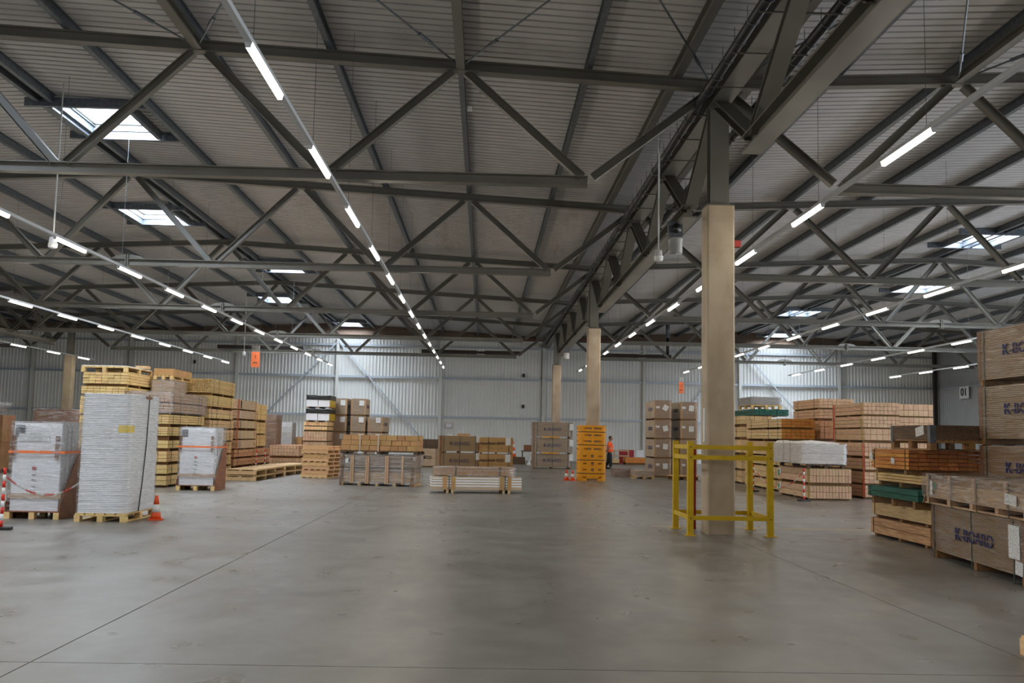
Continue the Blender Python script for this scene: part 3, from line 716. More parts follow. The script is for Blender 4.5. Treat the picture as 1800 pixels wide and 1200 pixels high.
# ---------------------------------------------------------------- left: timber stacks along the aisle
lay = gaps([(.08,.52),(.58,1.0),(1.06,1.5),(1.56,2.0),(2.06,2.56),(2.62,2.84),(2.91,3.24)])
stack('rough sawn pine bundle', -11.55, 28, 1.24, 2.35, [(a,b,pine_y,7,(4 if i != 5 else 3),dict(bear=c)) for i,(a,b,c) in enumerate(lay)], 'in the stack behind the white sheets', straps=(.12,.85), strapm=strap_y, jit=.03, group='sawn timber bundles, left stack')
pallet('light pallet with a white sheet on it, on top of the leftmost timber stack', -11.6, 28.05, 3.245, 1.3, 2.2, 0, pine_y, .17)
tag(B('cover_sheet', None, whitem, (1.28,2.15,.025), (-11.6,28.08,3.417)), 'white cover sheet lying on the topmost pallet at left', 'sheet')
tag(B('wood_offcut', None, pine, (.35,.3,.09), (-10.55,29.4,3.444)), 'small wooden offcut lying on the white cover sheet', 'wood piece')
lay = gaps([(.06,.33),(.384,.64),(.72,1.025),(1.106,1.331),(1.46,1.718),(1.80,2.07),(2.14,2.395),(2.43,2.69)])
mts = [pine_y]*6+[pine_p]*2; nxs = [3,4,5,4,6,6,8,8]; nzs = [2,2,3,2,4,4,3,3]
stack('yellow pine bundle', -10.27, 28, 1.25, 3.55, [(a,b,mts[i],nxs[i],nzs[i],dict(bear=c, nm='pinkish pine bundle in film' if i > 5 else 'yellow pine bundle')) for i,(a,b,c) in enumerate(lay)], 'beside the tall white sheets', straps=(.12,.3,.82,.9), jit=.02, group='pine bundles in the tall left stack')
t = thing('film_cover', 'clear stretch film round the two pinkish bundles of the tall left stack', 'stretch film', (-10.3,27.97,2.1)); shell('film', t, film_h, 0,0,0,1.32,3.68,.62,.006,10)
lay = gaps([(.06,.4),(.46,.8),(.86,1.25),(1.3,1.67),(1.72,1.98),(2.04,2.35),(2.43,2.79),(2.87,3.33)])
nxs = [7,7,7,7,7,7,14,15]; nzs = [3,3,3,3,2,2,6,8]
stack('pine board bundle', -10.15, 32, 1.15, 3.05, [(a,b,pine_y if i > 5 else pine,nxs[i],nzs[i],dict(bear=c)) for i,(a,b,c) in enumerate(lay)], 'behind the small white pack', straps=(.1,.3,.85), jit=.03, group='pine bundles, second left stack')
lay = gaps([(.06,.30),(.38,.63),(.69,.96)])
stack('brown sawn timber bundle', -10.1, 35.35, 1.12, 5.9, [(a,b,pine_knot,6,2,dict(bear=c)) for a,b,c in lay], 'under the labelled pinkish packs', straps=(.1,.5,.9), group='brown timber bundles on the left')
zz = [(1.0,1.31),(1.35,1.66),(1.745,2.03),(2.09,2.40),(2.44,2.79)]; lay = gaps(zz, .965)
for i, (a, b, c) in enumerate(lay):
    t = bundle('pinkish board pack with white label, %s of five on brown timber' % ['lowest','second','middle','fourth','topmost'][i], -10.08, 35.42, a, 1.1, 3.2, b-a, 1, 3, pine_p, bear=c, straps=(.08,.9), strapm=strap_y, group='labelled board packs', name='board_pack', cat='board pack')
    B('label_paper', t, paper, (.006,.16,(b-a)*.7), (1.1,.5,c+.03)); B('side_panel', t, card_w, (.006,2.3,(b-a-c)*.92), (1.1,.35,c+.01))
t = thing('red_strap', 'red lashing strap down the side of the labelled board packs', 'strap', (-8.96,35.5,.97)); bar('band', t, strap_r, (0,0,0), (.0,.12,1.82), .012, .045, (0,1,0))
lay = gaps([(1.05,1.5),(1.55,2.0),(2.1,2.72)], .965)
stack('short yellow pine bundle', -10.0, 38.85, .98, 1.6, [(a,b,pine_y,5,3,dict(bear=c)) for a,b,c in lay], 'behind the labelled pinkish packs', straps=(.3,), group='short pine bundles')
# film-wrapped cartons on the left stacks
def carton_load(label, x, y, z, W, D, H, nx, ny, nz, m, wrap=None, rz=0, pal=None, cat='carton load', group=None, straps=()):
    t = thing('carton_load', label, cat, (x,y,z), rz, group); zb = 0
    if pal: pallet('', 0, 0, 0, W, D, 0, pal, .13, parent=t); zb = .132
    rnd = random.Random(int(x*31+y*17)); a, b, c = W/nx, D/ny, (H-zb)/nz
    for k in range(nz):
        for j in range(ny):
            for i in range(nx): B('carton', t, m, (a-.008,b-.008,c-.005), (i*a+.004+rnd.uniform(-.003,.003), j*b+.004+rnd.uniform(-.01,.003), zb+k*c+.002))
    for s in straps: ringx('strap', t, strap_w, -.02, D+.01, zb-.0, H+.01, s*W, .035, .006)
    if wrap: shell('stretch_film', t, wrap, -.015,-.025,zb*.5,W+.015,D+.02,H+.015,.008,8)
    return t
carton_load('film-wrapped cartons on the tall left timber stack', -10.2, 29.9, 2.722, .62, 1.4, .42, 2, 3, 2, card_w, film_h)
carton_load('row of open brown cartons on a pallet high on the left stack', -10.2, 30.0, 3.165, .6, 1.9, .34, 1, 4, 1, card, None, 0, pine_y)
carton_load('dark brown cartons in film behind the panel pack at far left', -16.5, 36, 0, 1.7, 1.2, 2.3, 3, 2, 4, card_dk, film_h, 0, pine_y)
t = thing('film_bundle', 'crumpled clear film bundle lying on the dark brown cartons at far left', 'film', (-17.6,35.2,2.05)); 
rnd = random.Random(5); mb = MB(); mb.lathe([(.0,0),(.25,.02),(.42,.12),(.6,.33),(.62,.42),(.3,.46),(.0,.46)], 14); o = mb.build('film', film_h, t, True)
for v_ in o.data.vertices: v_.co += Vector((rnd.uniform(-.05,.05),rnd.uniform(-.05,.05),rnd.uniform(-.03,.03)))
carton_load('dark brown pallet load under the crumpled film at far left', -18.2, 34.8, 0, 1.2, .9, 2.04, 2, 2, 4, card_dk, None, 0, wood_old)
t = carton_load('heap of brown cartons on a dark pallet at the left edge', -28.2, 52.5, 0, 1.9, 1.5, 2.1, 4, 2, 3, card_dk, film, 0, wood_old)
for k, (a, b, s) in enumerate(((.9,.3,.5),(.2,.4,.38),(1.35,.2,.3))): tag(B('loose_carton', None, card, (s,s*.8,s*.75), (-28.2+a,52.55+b,2.1+.02)), 'loose brown carton on the far left heap, the %s one' % ['largest','middle-sized','smallest'][k], 'carton', 'loose cartons at left')
# beyond: brown cartons, white pile, low bundles
carton_load('tall dark brown carton pile in film beyond the left timber stacks', -10.45, 44.6, 0, .95, 1.2, 2.42, 2, 2, 2, card_dk, film, 0, wood_old)
t = carton_load('white film-wrapped pile behind the low timber bundles', -10.0, 47.2, 0, .72, .9, 2.1, 1, 2, 9, whitem, film_h, 0, pine_y)
lay = gaps([(.17,.5),(.60,1.06)], 0)
stack('red-strapped square timber bundle', -9.37, 42.8, 1.28, 3.0, [(lay[0][0],lay[0][1],pine_p,9,2,dict(bear=lay[0][2])),(lay[1][0],lay[1][1],pine_p,10,3,dict(bear=lay[1][2]))], 'of the low pair at left', straps=(.03,.5), strapm=strap_r, group='low square timber bundles')
tag(B('pallet_carton', None, card, (.66,.66,1.4), (-9.72,48.6,0)), 'plain brown pallet carton behind the low timber bundles', 'carton')
def long_pallet(label, x, y, W, L, rz=0):
    t = thing('long_pallet', label, 'pallet', (x,y,0), rz, 'long flat pallets')
    for lv in (0,.2):
        for i in range(4): B('bearer', t, pine, (W,.09,.12), (0,(L-.09)*i/3,lv))
        for i in range(3): B('runner', t, pine, (.1,L,.03), ((W-.1)*i/2,0,lv+.12))
        for i in range(4): B('deck_board', t, pine, (W/4-.01,L,.02), (W/4*i+.005,.0,lv+.152))
    return t
long_pallet('pair of long flat pallets lying on the floor before the brown timber', -8.62, 32.75, 1.05, 4.0, -.03)
long_pallet('second pair of long flat pallets beside the stacked fresh pallets', -8.55, 37.3, 1.05, 3.6, -.12)
# stack of fresh pallets
def stringer_pallet(label, x, y, z, W, D, rz, m, flip):
    t = thing('wooden_pallet', label, 'pallet', (x,y,z), rz, 'fresh pallets in the stack'); a, b = (.022,.122) if not flip else (.022,.122)
    for i in range(3): B('stringer', t, m, (W,.045,.1), (0,(D-.045)*i/2,a))
    for i in range(9): B('deck_board', t, m, (.095,D+.01,.02), (i*(W-.095)/8,-.01,b if not flip else 0))
    for i in range(5): B('bottom_board', t, m, (.095,D+.01,.02), (i*(W-.095)/4,-.01,0 if not flip else b))
    return t
for k in range(8): stringer_pallet('fresh orange-toned wooden pallet, %s in the stack' % ordn(k,8), -6.68+.03*(k%3), 35.85+.03*(k%2), .145*k, 1.02, 1.2, -.22, pine_new, k%2)
# ---------------------------------------------------------------- wrapped crate with long cartons
t = thing('wrapped_crate', 'film-wrapped slatted crate of boards under the long carton load', 'crate', (-4.6,31.35,0), -.17)
W, D, H = 2.45, 1.1, .97
for i in range(5): B('bearer', t, pine, (.09,D,.09), (.03+(W-.15)*i/4,0,0))
B('lower_panel', t, pine, (W-.1,D-.1,.3), (.05,.05,.1)); sheets('board_pile', t, mdf, .05,.05,.4,W-.05,D-.05,H-.02,12,.004,.2)
for i, xx in enumerate((.36,.42,.86,.92,1.5,1.56,2.04)): B('upright', t, pine_p, (.05,.03,H-.08), (xx,-.055,.06))
for e in (0,1):
    prof = [(.02,0),(.14,0),(.24 if e else .06,H),(.16 if e else .02,H)]; sx = (lambda q: W-.0-q) if not e else (lambda q: W-.24+q)
for a0, a1, b0, b1 in ((0.,.09,.07,.13), (W-.14,W-.01,W-.07,W-.0)):
    v = [(a0,-.012,0),(a1,-.012,0),(b1,-.012,H),(b0,-.012,H)]; v += [(p,.012,q) for p,_,q in v]
    obj('corner_board', v, [(0,1,2,3),(7,6,5,4),(0,4,5,1),(1,5,6,2),(2,6,7,3),(3,7,4,0)], card_dk, t)
belt('strap', t, strap_g, -.004, W+.004, -.02, D, .55, .02); B('label_paper', t, paper, (.1,.004,.16), (.18,-.02,.7))
shell('stretch_film', t, film_h, -.02,-.02,.06,W+.02,D+.02,H+.012,.01,12)
t = thing('carton_load', 'long load of small brown cartons in three layers on a dark pallet', 'carton load', (-4.6,31.3,.998), -.17)
pallet('', 0, 0, 0, 2.5, 1.1, 0, wood_old, .11, parent=t)
rnd = random.Random(11)
for k in range(3):
    for j in range(2):
        xx = .02 if k != 2 else .08
        while xx < 2.36:
            wd = rnd.choice((.27,.3,.34)); B('carton', t, card, (min(wd,2.46-xx)-.014,.53,.156), (xx, .01+j*.54+rnd.uniform(-.02,.02), .112+k*.165)); xx += wd
for s in (.26,.5): ringx('strap', t, strap_w, -.02, 1.11, .09, .62, s*2.5, .03, .006)
# ---------------------------------------------------------------- pile with black film caps, and tall printed boxes
lay = gaps([(.1,.55),(.6,1.2),(1.25,1.68),(1.76,1.92),(1.96,2.14)])
stack('square pine bundle', -8.55, 46, 1.12, 1.9, [(a,b,pine_p if i < 3 else pine_new,9,(3,4,3,1,1)[i],dict(bear=c)) for i,(a,b,c) in enumerate(lay)], 'under the black-capped packs', straps=(.1,), group='square pine bundles at the back')
for k, z in enumerate((2.15,2.79)):
    t = thing('board_pack', 'white and yellow board pack under black film, %s of two' % ['lower','upper'][k], 'board pack', (-8.42,46,z), 0, 'black-capped board packs')
    for i in range(3): B('bearer', t, wood_dk, (.1,1.7,.06), (.02+.48*i,0,0))
    sheets('boards', t, white, 0,0,.06,.53,1.75,.4,6,.003,.12); sheets('boards', t, white, .55,0,.06,1.08,1.75,.4,6,.003,.12)
    B('side_board', t, yellow, (.012,1.74,.34), (1.082,0,.062)); shell('black_film', t, blackm, -.012,-.012,.38,1.1,1.77,.60,.014,8)
def tall_box(label, x, y, z, W, D, H, rz=0, lab=(), side='r', txt=True, group='printed pallet boxes'):
    """wrapped board box: end towards the camera, printed long side"""
    t = thing('board_box', label, 'box', (x,y,z), rz, group); b = .07
    for i in range(3): B('bearer', t, wood_dk, (W-.02,.1,b-.004), (.01,.03+(D-.16)*i/2,.002))
    sheets('board_pile', t, mdf, 0,0,b,W,D,H,14,.003,.15)
    for cx in (-.005, W-.075): B('edge_protector', t, card, (.08,.006,H-b), (cx,-.008,b))
    B('side_cover', t, card_w, (.006,D-.02,H-b-.02), ((W if side == 'r' else -.006),.01,b+.01))
    if txt: text('lettering', t, 'K-BOARD' , blue_ink, .16, ((W+.01) if side == 'r' else -.01, D*.45, H*.55), PI/2 if side == 'r' else -PI/2, True, 0, PI/2, .95)
    ring('strap', t, strap_g, -.006, W+.006, .002, H+.003, D*.5, .022)
    for (lx, lz, lw, lh, rt) in lab: B('label_paper', t, paper, (lw,.004,lh), (lx,-.022,lz), (0,rt,0))
    shell('stretch_film', t, film, -.012,-.014,b,W+.012,D+.012,H+.002,.002,6)
    return t
cols = [(-7.52,'left'),(-6.6,'middle'),(-5.75,'right')]
for ci, (x, nm) in enumerate(cols):
    rows = [(.0,.84),(.85,1.66),(1.67,2.48),(2.49,3.34)] if ci < 2 else [(.0,.84),(.85,1.66),(1.67,2.45)]
    for i, (a, b) in enumerate(rows): tall_box('board box with white label, %s in the %s column left of centre' % (ordn(i,len(rows)), nm), x, 48, a, .72, 1.7, b-a, -.1 if ci == 2 else 0, ((.4,.5,.24,.26,0),), 'r')
tag(bundle('dark brown plank bundle standing behind the printed carton left of centre', -3.6, 52.2, .85, 1.5, 2, .55, 3, 4, wood_old, name='plank_bundle'), 'dark brown plank bundle standing behind the printed carton left of centre', 'timber bundle')
carton_load('plain carton pallet load supporting the dark brown planks', -3.6, 52.2, 0, 1.5, 1.8, .85, 2, 2, 1, card_dk)
t = kcrate('pale square carton with dark print left of the printed board crates', -3.25, 49.3, 0, .8, .9, .93, -.12, 'front', 'ECO', card_w, False, None, 4, False, None, .16, (.5,), False, None, dark_ink, twide=.4)
# ---------------------------------------------------------------- centre: panel pile in the foreground and printed crates
t = thing('panel_pile', 'low pile of white-edged panels with brown edge guards in the middle of the floor', 'panel pile', (-1.48,27.95,0), .12)
W, D = 2.6, .82
for xx in (.42,.56,2.05,2.2): B('bearer', t, pine, (.07,D,.1), (xx,0,0))
B('base_board', t, mdf_l, (W,D,.05), (0,0,.1))
for i in range(8): B('panel', t, white if i%2 else mdf_l, (W,D,.034), (random.uniform(-.004,.004),random.uniform(-.004,.004),.152+.036*i))
B('top_board', t, mdf_l, (W,D,.03), (0,0,.442))
for xx in (.34,.6-.02,1.98,2.2): B('edge_guard', t, card, (.12,.008,.38), (xx-.02,-.012,.1))
for xx in (.5,2.12): ringx('strap', t, strap_g, -.016, D, .0, .476, xx, .022)
t = thing('wrapped_pack', 'long film-wrapped brown pack lying on the low panel pile', 'pack', (-1.42,28.12,.478), .1)
B('boards', t, pine_knot, (2.3,.62,.2), (0,0,.02)); B('top_board', t, pine_p, (2.34,.64,.025), (-.01,0,.225))
for xx in (.62,1.9): ringx('strap', t, strap_g, -.01, .65, .0, .255, xx, .03)
shell('stretch_film', t, film_h, -.03,-.02,.0,2.36,.66,.265,.01,10)
for k, (z, nm) in enumerate(((0,'lower'),(.815,'upper'))):
    kcrate('brown crate printed K-BOARD left of the plain cartons, %s of two' % nm, -2.1, 45.9, z, 1.9, .95, .8, .12, 'front', 'K-BOARD', mdf, True, (('f',1.72,.5,.24,.32,0),), 14, False, 'printed board crates at centre', .16)
    kcrate('golden brown carton printed superfinish ECO, %s of two' % nm, -.24, 46.0, z-.02 if k else 0, 1.6, .95, .78 if k else .79, 0, 'front', 'superfinish ECO', card, False, (('f',1.24,.42,.24,.36,0),), 3, False, 'superfinish cartons', .15, (.27,.87), False, (.6,-.018,.5), dark_ink, twide=1.15)
tag(B('loose_carton', None, card, (.6,.4,.1), (-1.3,46.2,1.625)), 'flat carton lying on the upper printed crate at centre', 'carton'); tag(B('paper_pile', None, white, (.2,.25,.05), (-1.75,46.3,1.625)), 'small white paper pile on the upper printed crate at centre', 'paper')
for i, (a, b) in enumerate(((.0,.76),(.765,1.59),(1.6,2.42))):
    kcrate('brown crate printed K-BOARD right of centre, %s of the pile of three' % ['lowest','middle','topmost'][i], 2.55, 51, a, 2.05, .95, b-a, .04, 'front', 'K-BOARD', mdf, True, (('f',1.92,.42,.2,.34,0),), 14, True, 'pile of three printed crates', .16)
    if i: tag(B('cross_timber', None, orangep, (.9,.06,.05), (3.0,50.93,a+.02)), 'orange slat showing in the %s gap of the pile of three crates' % ['','lower','upper'][i], 'slat', 'orange slats')
# clutter by the back wall
tag(B('wooden_crate', None, wood_old, (.9,.7,.42), (1.55,58.2,0)), 'dark wooden crate on the floor under the striped cone', 'crate'); 
t = thing('striped_cone', 'tall red and white striped cone standing on the dark wooden crate', 'cone', (1.72,58.4,.42))
for k in range(5): 
    mb = MB(); mb.lathe([(.2-.035*k,.19*k),(.2-.035*(k+1)+.004,.19*(k+1))], 14); mb.build('band', orangec if k%2 == 0 else whitem, t, True)
tag(B('work_table', None, wood_old, (2.2,.8,.06), (2.3,60.2,.72)), 'dark table top by the back wall behind the blue trolley', 'table')
for k,(xx,yy) in enumerate(((2.35,60.25),(4.4,60.25),(2.35,60.9),(4.4,60.9))): B('leg', bpy.data.objects['work_table'], dark_steel, (.05,.05,.72), (xx-3.4,yy-60.6,-.75))
for k, (xx, zz, s, m) in enumerate(((2.45,.78,.5,card_dk),(3.0,.78,.36,redm),(3.5,.78,.42,wood_old))): tag(B('tool_box', None, m, (s,.4,s*.7), (xx,60.3,zz)), ['brown carton on the far work table','dark red tool box on the far work table','old wooden box on the far work table'][k], 'box')
t = thing('hose_trolley', 'small blue trolley with a green hose by the back wall', 'trolley', (3.3,57.4,0))
for xx in (0,.5): B('upright', t, bluem, (.04,.04,1.1), (xx,0,.1))
B('panel', t, bluem, (.5,.05,.3), (.02,.0,.75)); mb = MB(); mb.tube([(.25+.22*math.cos(a),-.04,.4+.26*math.sin(a)) for a in [2*PI*k/16 for k in range(17)]], .035, 6); mb.build('hose', mat('hose_green', (150,190,60), .5), t, True)
for xx in (0,.5): mb = MB(); mb.tube([(xx-.02,0,.08),(xx+.03,0,.08)], .08, 12); mb.build('wheel', rubber, t, True)
t = thing('warning_sign', 'small white triangular warning sign standing beside the blue trolley', 'sign', (2.75,57.3,0)); v = [(-.25,0,.0),(.25,0,.0),(0,.02,.46),(-.25,.03,0),(.25,.03,0),(0,.05,.46)]; obj('plate', v, [(0,1,2),(5,4,3),(0,3,4,1),(1,4,5,2),(2,5,3,0)], whitem, t); B('mark', t, dark_ink, (.04,.01,.16), (-.02,-.005,.1))
# orange column guard
def pocket_panel(w, z0, z1, pockets, dep):
    xs = sorted({0,w}|{p[0] for p in pockets}|{p[2] for p in pockets}); zs = sorted({z0,z1}|{p[1] for p in pockets}|{p[3] for p in pockets}); v = []; f = []
    ins = lambda x, z: any(p[0] < x < p[2] and p[1] < z < p[3] for p in pockets)
    st = {}
    for i in range(len(xs)-1):
        for j in range(len(zs)-1):
            d = dep if ins((xs[i]+xs[i+1])/2,(zs[j]+zs[j+1])/2) else 0; st[i,j] = d; k = len(v)
            v += [(xs[i],d,zs[j]),(xs[i+1],d,zs[j]),(xs[i+1],d,zs[j+1]),(xs[i],d,zs[j+1])]; f.append((k,k+1,k+2,k+3))
    for p in pockets:
        a, b, c, d = p; k = len(v); v += [(a,0,b),(c,0,b),(c,0,d),(a,0,d),(a,dep,b),(c,dep,b),(c,dep,d),(a,dep,d)]
        f += [(k,k+1,k+5,k+4),(k+1,k+2,k+6,k+5),(k+2,k+3,k+7,k+6),(k+3,k,k+4,k+7)]
    return v, f
t = thing('column_guard', 'bright orange plastic guard wrapped round the second concrete column', 'column guard', (4.17,38.0,0))
R, rc = .53, .16; fw = 2*(R-rc)
SECT = [(0,.27),(.30,.78),(.81,1.08),(1.08,1.36),(1.39,1.86),(1.89,2.13)]
for si, (a, b) in enumerate(SECT):
    mb = MB(); up = a >= 1.08
    for q in range(4):
        ang = q*PI/2; ca, sa = math.cos(ang), math.sin(ang)
        zz = [(a+b)/2] if b-a < .35 else [a+(b-a)*.26, a+(b-a)*.76]
        if up: pk = [(x0,z-.035,x1,z+.035) for z in zz for x0, x1 in ((.04,fw/2-.05),(fw/2+.05,fw-.04))]
        else: pk = [(fw/2-.055,z-.055,fw/2+.055,z+.055) for z in zz] + [(-.0+.01,z-.03,.14,z+.03) for z in zz] + [(fw-.14,z-.03,fw-.01,z+.03) for z in zz]
        if si == 0: pk = [(.16,.0001,fw-.16,.09)] + [p for p in pk if p[1] > .1 or p[0] < .15 or p[2] > fw-.15]
        v, f = pocket_panel(fw, a, b, pk, .09)
        mb.add([((x-fw/2)*ca-(y-R)*-sa*1 if False else (x-fw/2)*ca-(y-R)*sa, (x-fw/2)*sa+(y-R)*ca, z) for x,y,z in v], f)
        cv = []; n = 6
        for k in range(n+1):
            th = -PI/2+PI/2*k/n; x, y = fw/2+rc*math.cos(th), -fw/2+rc*math.sin(th)
            for z in (a,b): cv.append((x*ca-y*sa, x*sa+y*ca, z))
        mb.add(cv, [(2*k,2*k+2,2*k+3,2*k+1) for k in range(n)])
    for z, fl_ in ((a,1),(b,0)):
        pts = []
        for q in range(4):
            ang = q*PI/2
            for k in range(7):
                th = -PI/2+PI/2*k/6+ang; ox, oy = fw/2, -fw/2; cx = ox*math.cos(ang)-oy*math.sin(ang); cy = ox*math.sin(ang)+oy*math.cos(ang); pts.append((cx+rc*math.cos(th), cy+rc*math.sin(th), z))
        inner = [(x*.52,y*.52,z) for x,y,_ in pts]; N = len(pts)
        mb.add(pts+inner, [((i,(i+1)%N,(i+1)%N+N,i+N) if not fl_ else (i+N,(i+1)%N+N,(i+1)%N,i)) for i in range(N)])
    mb.build('guard_shell', orangep, t)
for z in (.27,.78,1.36,1.86):
    mb = MB(); pts = []
    for q in range(4):
        ang = q*PI/2
        for k in range(7):
            th = -PI/2+PI/2*k/6+ang; ox, oy = fw/2, -fw/2; cx = ox*math.cos(ang)-oy*math.sin(ang); cy = ox*math.sin(ang)+oy*math.cos(ang); pts.append((cx+(rc-.004)*math.cos(th), cy+(rc-.004)*math.sin(th)))
    N = len(pts); v = [(x,y,z) for x,y in pts]+[(x,y,z+.03) for x,y in pts]
    obj('strap', v, [(i,(i+1)%N,(i+1)%N+N,i+N) for i in range(N)], strap_k, t)
v, f = pocket_panel(.12, 0, .09, [], 0); obj('emblem', [(x-.06,-R-.003,z+.58) for x,y,z in [(0.06,0,.09),(.0,0,0),(.12,0,0)]], [(0,1,2)], mat('orange_shade', (190,110,10), .5), t)
cone('small orange cone in front of the orange column guard, left of the pair', 3.2, 37.7, .42); cone('small orange cone in front of the orange column guard, right of the pair', 3.42, 37.55, .4)
# yellow guard frame round the near column
t = thing('guard_frame', 'yellow steel guard frame standing round the near concrete column', 'guard frame', (3.55,16.9,0))
W, D, H, q = 1.5, 1.4, 1.62, .1
for xx in (0,W-q):
    for yy in (0,D-q):
        po = B('post', t, yellow, (q,q,H), (xx,yy,.012)); B('base_plate', t, yellow, (.2,.16,.012), (xx-.05,yy-.03,0))
        mb = MB()
        for z in (.3,H-.09,H-.27): mb.tube([(q/2,-.012,z),(q/2,.0,z)], .012, 6); 
        o = mb.build('bolt', dark_steel, t); o.location = (xx,yy,.0)
for z in (.27,H-.13,H-.31):
    for yy in (.01,D-.04): B('rail', t, yellow, (W-2*q,.03,.075), (q,yy,z))
    for xx in (.01,W-.04): B('rail', t, yellow, (.03,D-2*q,.075), (xx,q,z))
tag(B('red_bar', None, redm, (.14,.03,1.47), (3.79,18.0,.01)), 'dark red steel bar standing left of the near concrete column', 'bar')
# ---------------------------------------------------------------- right of the guard: board boxes
for ci, (x, nm) in enumerate(((7.44,'left'),(8.58,'right'))):
    for i, (a, b) in enumerate(((.0,.80),(.805,1.64),(1.645,2.49),(2.495,3.35-.05*ci))):
        tall_box('brown printed board box, %s in the %s column right of the worker' % (ordn(i,4), nm), x, 42.4, a, .72, 2.1, b-a, .03, ((.05,.5,.16,.1,0),(.36,.36+.05*(i%2),.22,.24,(.0,.12,-.25,.5)[(i+2*ci)%4])), 'l')
carton_load('flat film-wrapped grey pack on a low pallet before the board boxes', 6.25, 40.5, 0, .85, 1.1, .34, 1, 1, 1, card_w, film_h, 0, pine_y)
carton_load('long flat grey-brown pack in film left of the low pallet', 5.6, 41.7, 0, .85, 1.3, .36, 1, 1, 1, card_dk, film_h)
tag(obj('cardboard_sheet', [(7.5,40.2,.145),(8.9,40.0,.13),(9.1,40.9,.15),(7.9,41.2,.15),(7.5,40.2,.155),(8.9,40.0,.14),(9.1,40.9,.16),(7.9,41.2,.16)], BF, card), 'loose cardboard sheet on a pallet before the board boxes', 'sheet')
pallet('low pallet under the loose cardboard sheet', 7.75, 40.15, 0, 1.1, .85, 0, wood_dk, .13)
# clutter along the back wall behind the worker
t = thing('wooden_trestle', 'pale wooden frame standing before the red board by the back wall', 'frame', (7.6,64.3,0))
for z in (.46,.80): B('rail', t, pine_p, (2.0,.06,.08), (0,0,z))
for xx in (.0,.95,1.9): B('upright', t, pine_p, (.08,.06,.9), (xx,.06,0))
tag(B('red_board', None, mat('panel_red', (176,36,44), .5), (1.0,.06,.9), (9.0,64.9,0)), 'red board standing behind the pale wooden frame', 'board'); tag(B('white_board', None, white, (.45,.06,.9), (10.15,64.6,0)), 'white board leaning near the back wall', 'board')
bundle('brown beam bundle on a pallet by the back wall', 8.95, 61.5, 0, 1.4, 1.4, .46, 1, 2, pine_o, bear=.12); bundle('short pale beam bundle behind the worker', 7.5, 61.8, 0, 1.1, 1.0, .36, 3, 2, pine, bear=.1)
# ---------------------------------------------------------------- right: timber stacks
lay = gaps([(.05,.41),(.50,.90)])
stack('planed square timber bundle', 9.36, 27.78, 1.2, 3.0, [(a,b,pine_p,13,2,dict(bear=c,dx=.0,dy=0)) for a,b,c in lay], 'under the white film-wrapped load', straps=(.04,.07), strapm=strap_y, group='square bundles under the white load')
for z in (.52,.08):
    for k, (yy, zz, m) in enumerate(((2.78,.12,green_lab),(2.6,.2,paper))): tag(B('side_label', None, m, (.006,.14,.18), (9.348,27.9+yy,z+zz-.05)), '%s label on the side of the %s square bundle' % ('green' if k == 0 else 'white', 'upper' if z > .3 else 'lower'), 'label', 'side labels')
pallet('dark pallet under the white film-wrapped load', 9.3, 27.85, .905, 1.1, 2.6, 0, wood_old, .13)
t = thing('wrapped_load', 'large white film-wrapped load of slats with two dark straps', 'wrapped load', (9.12,27.8,1.04))
sheets('slats', t, white_w, 0,0,0,1.28,2.75,.56,9,.02,.12); 
mb = MB()
rnd = random.Random(9); xs = [0,.12,.3,.6,.9,1.1]; top = [.57,.65,.64,.66,.62,.6]
v = []; f = []
for yy in (0,.9,1.8,2.7):
    for xx, zz in zip(xs, top): v.append((xx,yy+rnd.uniform(0,.02),zz+rnd.uniform(-.02,.02)))
nx_ = len(xs)
for j in range(3):
    for i in range(nx_-1): f.append((j*nx_+i,j*nx_+i+1,(j+1)*nx_+i+1,(j+1)*nx_+i))
b0 = len(v); v += [(xx,0,.55) for xx in xs]+[(xs[0],yy,.55) for yy in (0,.9,1.8,2.7)]+[(xs[-1],yy,.55) for yy in (0,.9,1.8,2.7)]
for i in range(nx_-1): f.append((b0+i,b0+i+1,i+1,i))
for j in range(3): f.append((b0+nx_+j+1,b0+nx_+j,j*nx_,(j+1)*nx_)); f.append((b0+nx_+4+j,b0+nx_+5+j,(j+1)*nx_+nx_-1,j*nx_+nx_-1))
obj('top_wrap', v, f, white_w, t)
for s in (.45,.75): ring('strap', t, strap_g, -.02, 1.3, -.01, .66, s*2.75*.8, .025)
shell('stretch_film', t, film_h, -.03,-.02,-.02,1.31,2.77,.58,.015,12)
lay = gaps([(.06,.36),(.42,.8),(.86,1.15),(1.2,1.43),(1.48,1.66),(1.74,2.07),(2.13,2.42)])
stack('pale pine bundle', 9.8, 32, 1.12, 4.35, [(a,b,pine,7,(2,2,2,2,1,3,3)[i],dict(bear=c, endm=pine_o if i > 4 else None, nm='orange-ended pine bundle' if i > 4 else 'pale pine bundle', dx=.05 if i > 4 else -.02)) for i,(a,b,c) in enumerate(lay)], 'in the stack right of the near column', straps=(.1,.35,.85), jit=.02, group='pale pine bundles on the right')
lay = gaps([(.06,.5),(.58,1.1),(1.2,1.7),(1.8,2.2),(2.3,2.62)])
stack('pine bundle', 9.95, 37.4, 1.2, 3.8, [(a,b,pine,7,2,dict(bear=c)) for a,b,c in lay], 'behind the yellow guard frame', straps=(.2,.8), group='pine bundles behind the guard')
bundle('dark green impregnated bundle under the grey wrapped block', 10.45, 37.6, 2.63, 1.4, 3.0, .27, 6, 2, wood_g, bear=.03)
pallet('pallet between the green bundle and the grey wrapped block', 10.4, 37.7, 2.91, 1.2, 1.9, 0, pine_y, .16)
